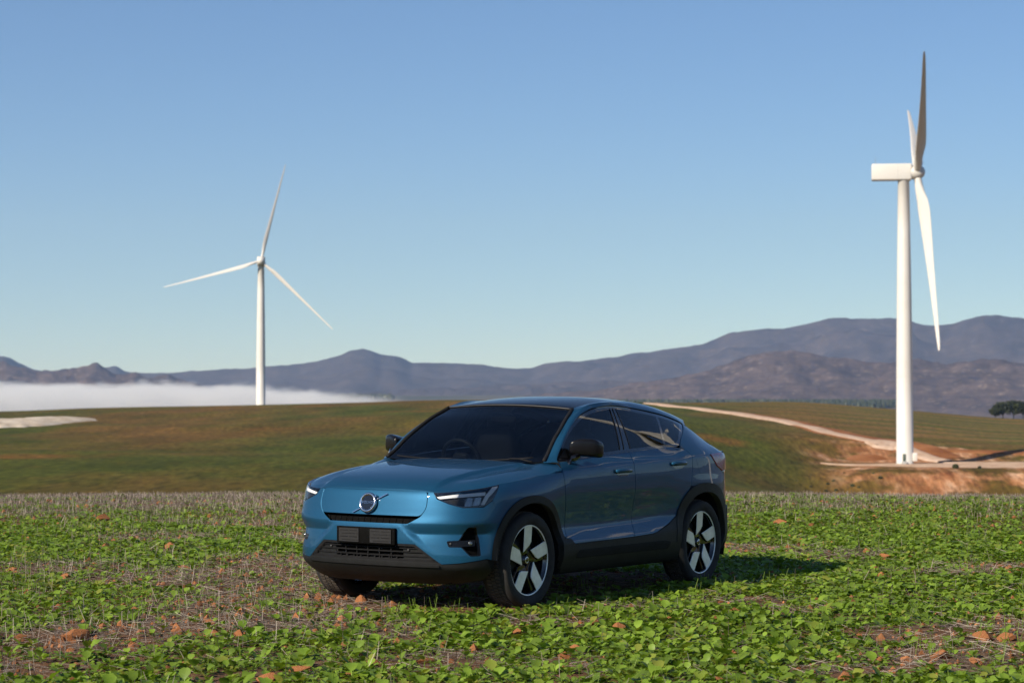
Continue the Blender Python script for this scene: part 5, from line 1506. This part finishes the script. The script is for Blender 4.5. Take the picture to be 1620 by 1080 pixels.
# bare or straw-covered places, given where they lie in the photograph: px, py, half width, half height
BARE = [(440, 925, 150, 34), (330, 990, 150, 16), (1490, 1040, 170, 26), (1580, 1000, 90, 34), (1500, 1005, 120, 18), (420, 985, 190, 24), (520, 930, 95, 38), (560, 965, 80, 20), (620, 1000, 70, 18), (700, 1045, 110, 20), (150, 1010, 140, 26), (330, 960, 120, 16),
        (860, 985, 90, 10), (980, 960, 80, 10), (1190, 868, 130, 9), (1330, 878, 90, 9), (1480, 905, 120, 8), (1560, 895, 90, 8), (1170, 950, 90, 9), (1260, 965, 60, 9), (1420, 1000, 100, 9), (270, 915, 160, 18), (100, 900, 140, 12),
        (420, 900, 120, 22), (250, 850, 120, 8), (480, 850, 60, 12), (400, 830, 90, 6), (1330, 1060, 90, 14), (900, 1050, 60, 12), (40, 1060, 60, 14)]
def pxof(X, Y):
    return 810 + 3500 * X / Y, HZ + CAM_H * 3500 / Y
def bare_amount(X, Y):
    px, py = pxof(X, np.maximum(Y, 3)); a = np.zeros_like(X)
    for (u, v, hw, hh) in BARE:
        d = ((px - u) / hw) ** 2 + ((py - v) / hh) ** 2
        a = np.maximum(a, 1 - sstep(.35, 1.35, d))
    return np.where(Y > 5, a, 0)
def under_car(X, Y):
    c = np.array((0.124, 18.26)); f = np.array((-math.sin(.5803), -math.cos(.5803))); l = np.array((math.cos(.5803), -math.sin(.5803)))
    a = (X - c[0]) * f[0] + (Y - c[1]) * f[1]; b_ = (X - c[0]) * l[0] + (Y - c[1]) * l[1]
    body = (np.abs(a) < 2.1) & (np.abs(b_) < .80)
    wheels = (np.minimum(np.abs(a - 1.351), np.abs(a + 1.351)) < .30) & (np.abs(np.abs(b_) - .79) < .17)
    return body, wheels
def sample_field(n, d0, d1, margin, seed):
    g = np.random.default_rng(seed)
    d = np.sqrt(g.uniform(d0 ** 2, d1 ** 2, n)); t = g.uniform(-1, 1, n) * (.2315 + margin / d)
    return t * d, d, g

def cover(n, d0, d1, lod, seed, dens_pow=1.0):
    X, Y, g = sample_field(n, d0, d1, 1.6, seed)
    px, py = pxof(X, Y)
    m = fbm(X / 1.3, Y / 1.9, 51, 4)
    green = sstep(.30, .56, m + .10 * sstep(500, 1100, px) - .05 * (1 - sstep(300, 700, px)))
    green = np.clip(green * .55 + .45, 0, 1) * (1 - .87 * bare_amount(X, Y))
    far = sstep(28.0, 35.0, Y + 9 * (fbm(X / 2.5, Y / 2.5, 57, 3) - .5))
    green *= 1 - (.50 + .34 * (1 - sstep(500, 1150, px))) * far
    body, wh = under_car(X, Y)
    keep = (g.uniform(0, 1, n) < green) & ~(body & (g.uniform(0, 1, n) < .85)) & ~wh
    X, Y = X[keep], Y[keep]; k = len(X)
    return X, Y, g.uniform(0, 6.28, k), np.clip(g.lognormal(-.40, .28, k), .34, 1.2) * (1 - .35 * under_car(X, Y)[0]), g

def instancer(name, protos, X, Y, Z, rot, scl, pick):
    col = bpy.data.collections.new(name + "_kit")
    for k, (V, F) in enumerate(protos):
        o = mesh_obj("seedling_kind_%02d" % k, V, F, M_LEAF); COL.objects.unlink(o); col.objects.link(o)
    n = len(X)
    me = bpy.data.meshes.new(name); me.vertices.add(n)
    me.vertices.foreach_set("co", np.stack([X, Y, Z], -1).astype(np.float32).ravel())
    g_ = np.random.default_rng(n)
    a = me.attributes.new("turn", 'FLOAT_VECTOR', 'POINT'); a.data.foreach_set("vector", np.stack([g_.normal(0, .12, n), g_.normal(0, .12, n), rot], -1).astype(np.float32).ravel())
    a = me.attributes.new("size", 'FLOAT', 'POINT'); a.data.foreach_set("value", scl.astype(np.float32))
    a = me.attributes.new("pick", 'INT', 'POINT'); a.data.foreach_set("value", pick.astype(np.int32))
    o = bpy.data.objects.new(name, me); COL.objects.link(o)
    ng = bpy.data.node_groups.new(name + "_nodes", 'GeometryNodeTree')
    ng.interface.new_socket("Geometry", in_out='INPUT', socket_type='NodeSocketGeometry'); ng.interface.new_socket("Geometry", in_out='OUTPUT', socket_type='NodeSocketGeometry')
    N, L = ng.nodes, ng.links
    gi, go = N.new("NodeGroupInput"), N.new("NodeGroupOutput")
    ci = N.new("GeometryNodeCollectionInfo"); ci.inputs["Collection"].default_value = col; ci.inputs["Separate Children"].default_value = True; ci.inputs["Reset Children"].default_value = True
    ip = N.new("GeometryNodeInstanceOnPoints"); ip.inputs["Pick Instance"].default_value = True
    def attr(nm, t):
        q = N.new("GeometryNodeInputNamedAttribute"); q.data_type = t; q.inputs["Name"].default_value = nm; return q.outputs["Attribute"]
    er = N.new("FunctionNodeEulerToRotation"); L.new(attr("turn", 'FLOAT_VECTOR'), er.inputs[0])
    L.new(gi.outputs[0], ip.inputs["Points"]); L.new(ci.outputs[0], ip.inputs["Instance"]); L.new(attr("pick", 'INT'), ip.inputs["Instance Index"])
    L.new(er.outputs[0], ip.inputs["Rotation"]); L.new(attr("size", 'FLOAT'), ip.inputs["Scale"]); L.new(ip.outputs[0], go.inputs[0])
    md = o.modifiers.new("scatter", 'NODES'); md.node_group = ng
    return o
protos0 = [merge(plant(100 + k, 0)) for k in range(14)]; protos1 = [merge(plant(200 + k, 1)) for k in range(12)]; protos2 = [merge(plant(300 + k, 2)) for k in range(8)]
X, Y, rot, scl, g = cover(19500, 10.6, 16.4, 0, 1)
Z = field_z(X, Y) - .005; pick = g.integers(0, 14, len(X))
# the seedlings that show largest are things of their own, leaves as parts
px, py = pxof(X, Y)
inview = np.where((px > 15) & (px < 1605) & (py > 960) & (py < 1072))[0]
best = inview[np.argsort(-(scl[inview] / Y[inview]))][:300]
own = np.zeros(len(X), bool); own[best] = True
o = instancer("seedling_cover", protos0, X[~own], Y[~own], Z[~own], rot[~own], scl[~own], pick[~own]); tag(o, "ground cover of leafy green seedlings over the red field", "ground cover", kind="stuff")
PL = []
for k in range(14):
    ps = plant(100 + k, 0); ms = []
    for (lv, lf) in ps:
        t = mesh_obj("leaf", lv, lf, M_LEAF); ms.append(t.data); bpy.data.objects.remove(t)
    PL.append(ms)
for i in best:
    e_ = bpy.data.objects.new("seedling", None); COL.objects.link(e_)
    e_.location = (X[i], Y[i], Z[i]); e_.rotation_euler = (0, 0, rot[i]); e_.scale = (scl[i],) * 3; e_.empty_display_size = .05
    tag(e_, "leafy green seedling among the nearest ground cover along the bottom edge", "seedling", "nearest seedlings of the ground cover")
    for me in PL[pick[i]]:
        l_ = bpy.data.objects.new("leaf", me); COL.objects.link(l_); l_.parent = e_
X, Y, rot, scl, g = cover(56000, 16.4, 26.0, 1, 2)
o = instancer("seedling_cover", protos1, X, Y, field_z(X, Y) - .005, rot, scl, g.integers(0, 12, len(X))); tag(o, "ground cover of leafy green seedlings around and behind the car", "ground cover", kind="stuff")
X, Y, rot, scl, g = cover(72000, 26.0, 40.0, 2, 3)
o = instancer("seedling_cover", protos2, X, Y, field_z(X, Y) - .005, rot, scl, g.integers(0, 8, len(X))); tag(o, "far ground cover of green seedlings near the brow of the field", "ground cover", kind="stuff")
# the same crop goes on beside and behind the viewer
gg = np.random.default_rng(8); n = 9000
X = gg.uniform(-26, 30, n); Y = gg.uniform(-22, 34, n)
k = ((np.abs(X) > np.abs(Y) * .2315 + 1.6) | (Y < 10.6)) & (fbm(X / 1.3, Y / 1.9, 51, 4) > .38) & (np.hypot(X, Y) > 1.2)
X, Y = X[k], Y[k]
o = instancer("seedling_cover", protos2, X, Y, field_z(X, Y) - .005, gg.uniform(0, 6.28, len(X)), gg.uniform(.8, 1.5, len(X)), gg.integers(0, 8, len(X))); tag(o, "ground cover of seedlings continuing beside and behind the viewer", "ground cover", kind="stuff")

# straw: lying litter and standing stubble
def stalks(X, Y, Z, length, rad, az, el, bend=0.0):
    n = len(X)
    d = np.stack([np.cos(az) * np.cos(el), np.sin(az) * np.cos(el), np.sin(el)], -1)
    up = np.tile(np.array([[0, 0, 1.0]]), (n, 1)); a = np.cross(d, up); a /= np.linalg.norm(a, axis=1)[:, None] + 1e-9; b = np.cross(a, d)
    P = np.stack([X, Y, Z], -1); V = np.zeros((n, 6, 3))
    for k in range(3):
        t = 2 * math.pi * k / 3; r = (a * math.cos(t) + b * math.sin(t)) * rad[:, None]
        V[:, k] = P + r; V[:, 3 + k] = P + d * length[:, None] + r * .7
    f = np.array([(0, 1, 4, 3), (1, 2, 5, 4), (2, 0, 3, 5)])
    F = (f[None] + (np.arange(n) * 6)[:, None, None]).reshape(-1, 4)
    return V.reshape(-1, 3), F
def straw_cover(name, label, n, d0, d1, seed, standing):
    X, Y, g = sample_field(n, d0, d1, 1.6, seed)
    px, py = pxof(X, Y)
    ba = bare_amount(X, Y); nz = fbm(X / .8, Y / 1.1, 71, 4)
    leftish = 1 - sstep(250, 900, px)
    far = sstep(28.0, 34.0, Y + 9 * (fbm(X / 2.5, Y / 2.5, 57, 3) - .5))
    if standing: p = .05 + .30 * leftish * sstep(.42, .60, nz) + .62 * far + .5 * ba * leftish
    else: p = .16 + .75 * ba + .25 * leftish * sstep(.40, .6, nz) + .5 * far
    body, wh = under_car(X, Y)
    k = (g.uniform(0, 1, n) < p) & ~(body & standing) & ~wh
    X, Y = X[k], Y[k]; n = len(X); far = sstep(27.5, 33.0, Y)
    Z = field_z(X, Y)
    if standing:
        L_ = g.uniform(.05, .16, n) * (1 - .30 * far); el = R(90) - np.abs(g.normal(0, .38, n)); rad = g.uniform(.0013, .0024, n) * (1 + .5 * far); Z = Z - .01
    else:
        L_ = g.uniform(.05, .19, n); el = g.normal(.08, .14, n); rad = g.uniform(.0010, .0021, n); Z = Z + g.uniform(.0, .025, n)
    V, F = stalks(X, Y, Z, L_, rad, g.uniform(0, 6.28, n), el)
    o = big_mesh(name, V, F, M_STRAW, smooth=False); return tag(o, label, "straw", kind="stuff")
straw_cover("straw_litter", "dry straw lying over the bare patches of red soil", 60000, 10.6, 26.0, 11, False)
straw_cover("straw_litter", "dry straw lying on the far part of the field", 30000, 26.0, 38.0, 12, False)
straw_cover("stubble", "standing dry stubble stalks among the seedlings", 22000, 10.6, 27.0, 13, True)
straw_cover("stubble", "fringe of standing dry stubble along the brow of the field", 60000, 27.0, 40.0, 14, True)

# thin grass blades near the car
X, Y, g = sample_field(9000, 10.6, 27.0, 1.6, 15)
k = (fbm(X / .7, Y / .9, 91, 3) > .52) & ~under_car(X, Y)[1]; X, Y = X[k], Y[k]; n = len(X)
V, F = stalks(X, Y, field_z(X, Y) - .01, g.uniform(.05, .14, n), g.uniform(.0016, .0030, n), g.uniform(0, 6.28, n), R(90) - np.abs(g.normal(0, .5, n)))
o = big_mesh("grass", V, F, M_LEAF, smooth=False); tag(o, "thin green grass blades between the seedlings", "grass", kind="stuff")

# clods and stones
def clod(seed, sub=2):
    bm = bmesh.new(); bmesh.ops.create_icosphere(bm, subdivisions=sub, radius=1.0)
    off = Vector((seed * 3.7, seed * 1.3, seed * 5.1))
    for v in bm.verts:
        p = v.co.copy(); n = mnoise.noise(p * .9 + off) * .55 + mnoise.noise(p * 2.3 + off) * .22
        v.co = p * (1 + n)
        # a few flat broken faces
        for q in range(9):
            d = Vector((math.sin(seed * 2.1 + q * 1.9), math.cos(seed * 1.7 + q * 2.6), math.sin(seed + q))).normalized()
            e_ = v.co.dot(d) - .58
            if e_ > 0: v.co -= d * e_ * .93
    vs = [tuple(v.co) for v in bm.verts]; fs = [tuple(v.index for v in f.verts) for f in bm.faces]; bm.free()
    return vs, fs
small = [clod(s + 1, 1) for s in range(7)]
X, Y, g = sample_field(16000, 10.6, 34.0, 1.6, 17)
ba = bare_amount(X, Y); k = g.uniform(0, 1, len(X)) < (.36 + .7 * ba) * sstep(.3, .6, fbm(X / .9, Y / .9, 77, 3) + .12)
X, Y = X[k], Y[k]; n = len(X)
V, F = scatter(small, X, Y, field_z(X, Y) + .003, g.uniform(0, 6.28, n), np.clip(g.lognormal(-4.05, .58, n), .006, .055), g.integers(0, 7, n))
o = big_mesh("soil_crumbs", V, F, M_CLOD, smooth=False); tag(o, "small crumbs of red earth strewn between the plants", "soil crumbs", kind="stuff")

CLOD_ME = []
for s in range(6):
    t = mesh_obj("clod", *clod(s + 31, 3), M_CLOD, smooth=False); CLOD_ME.append(t.data); bpy.data.objects.remove(t)
big = [  # px, py (foot), radius in metres, label
 (123, 1012, .095, "large orange clod near the lower left corner beside straw-strewn soil"),
 (98, 1016, .045, "small orange clod just left of the large orange one near the bottom left"),
 (1488, 1036, .075, "blocky orange stone among seedlings in the bottom right corner area"),
 (592, 1052, .060, "pale orange clod on bare soil below the car's front bumper"),
 (574, 956, .070, "brown pointed clod in the straw under the car's front corner"),
 (546, 1025, .045, "flat pinkish clod among seedlings left of the pale orange one below the bumper"),
 (676, 1048, .050, "rust red clod in the crumbly patch right of the pale orange clod"),
 (702, 1022, .045, "small rust clod above the crumbly red patch below the bumper"),
 (818, 1005, .055, "flat dark-pink stone below the front wheel"),
 (800, 1008, .040, "small orange stone touching the flat pink stone below the front wheel"),
 (912, 1028, .055, "bright orange clod right of and below the front wheel"),
 (978, 996, .050, "brown clod among seedlings below the sill of the car"),
 (940, 985, .050, "orange clod halfway between the front wheel and the grass below the sill"),
 (163, 823, .115, "large orange clod at the far left near the stubble fringe"),
 (1232, 830, .085, "long orange clod in the seedlings behind the car's tail"),
 (1266, 858, .055, "small orange clod behind the end of the car's shadow"),
 (1397, 884, .075, "brown clod on the bare strip right of the car's shadow"),
 (1381, 900, .050, "orange clod just below the tip of the car's shadow"),
 (270, 868, .085, "tall orange clod in the seedlings left of the car"),
 (168, 866, .065, "small orange clod far left in the middle of the field"),
 (292, 898, .060, "flat orange clod left of the bumper among seedlings"),
 (106, 915, .065, "orange clod on the bare strip at the left"),
 (360, 856, .050, "flat bright orange clod left of the headlight"),
 (1555, 1010, .070, "brown clod on the straw mound at the right edge"),
 (1540, 1048, .050, "orange clod below the straw mound in the bottom right corner"),
 (1590, 1012, .060, "reddish clod half buried in the straw mound at the right edge"),
 (1335, 1078, .060, "brown clod on bare soil at the bottom edge"),
 (427, 1078, .085, "brown clod cut by the bottom edge left of centre"),
 (470, 1062, .060, "reddish clod among seedlings at the bottom left of centre"),
 (380, 1010, .050, "small orange clod beside the straw patch left of the bumper"),
]
for k, (u, v, r, lab) in enumerate(big):
    x, y = ground_at(u, v); z = float(field_z(x, y))
    o = bpy.data.objects.new("earth_clod", CLOD_ME[k % 6]); COL.objects.link(o)
    f = 1 + .35 * math.sin(k * 2.3)
    r *= 1.08; o.location = (x, y, z + r * .30); o.scale = (r * f, r * .85, r * (.62 + .15 * math.cos(k * 1.7))); o.rotation_euler = (.2 * math.sin(k), .2 * math.cos(k * 3), k * 1.1)
    tag(o, lab, "clod", "clods of red earth on the field")
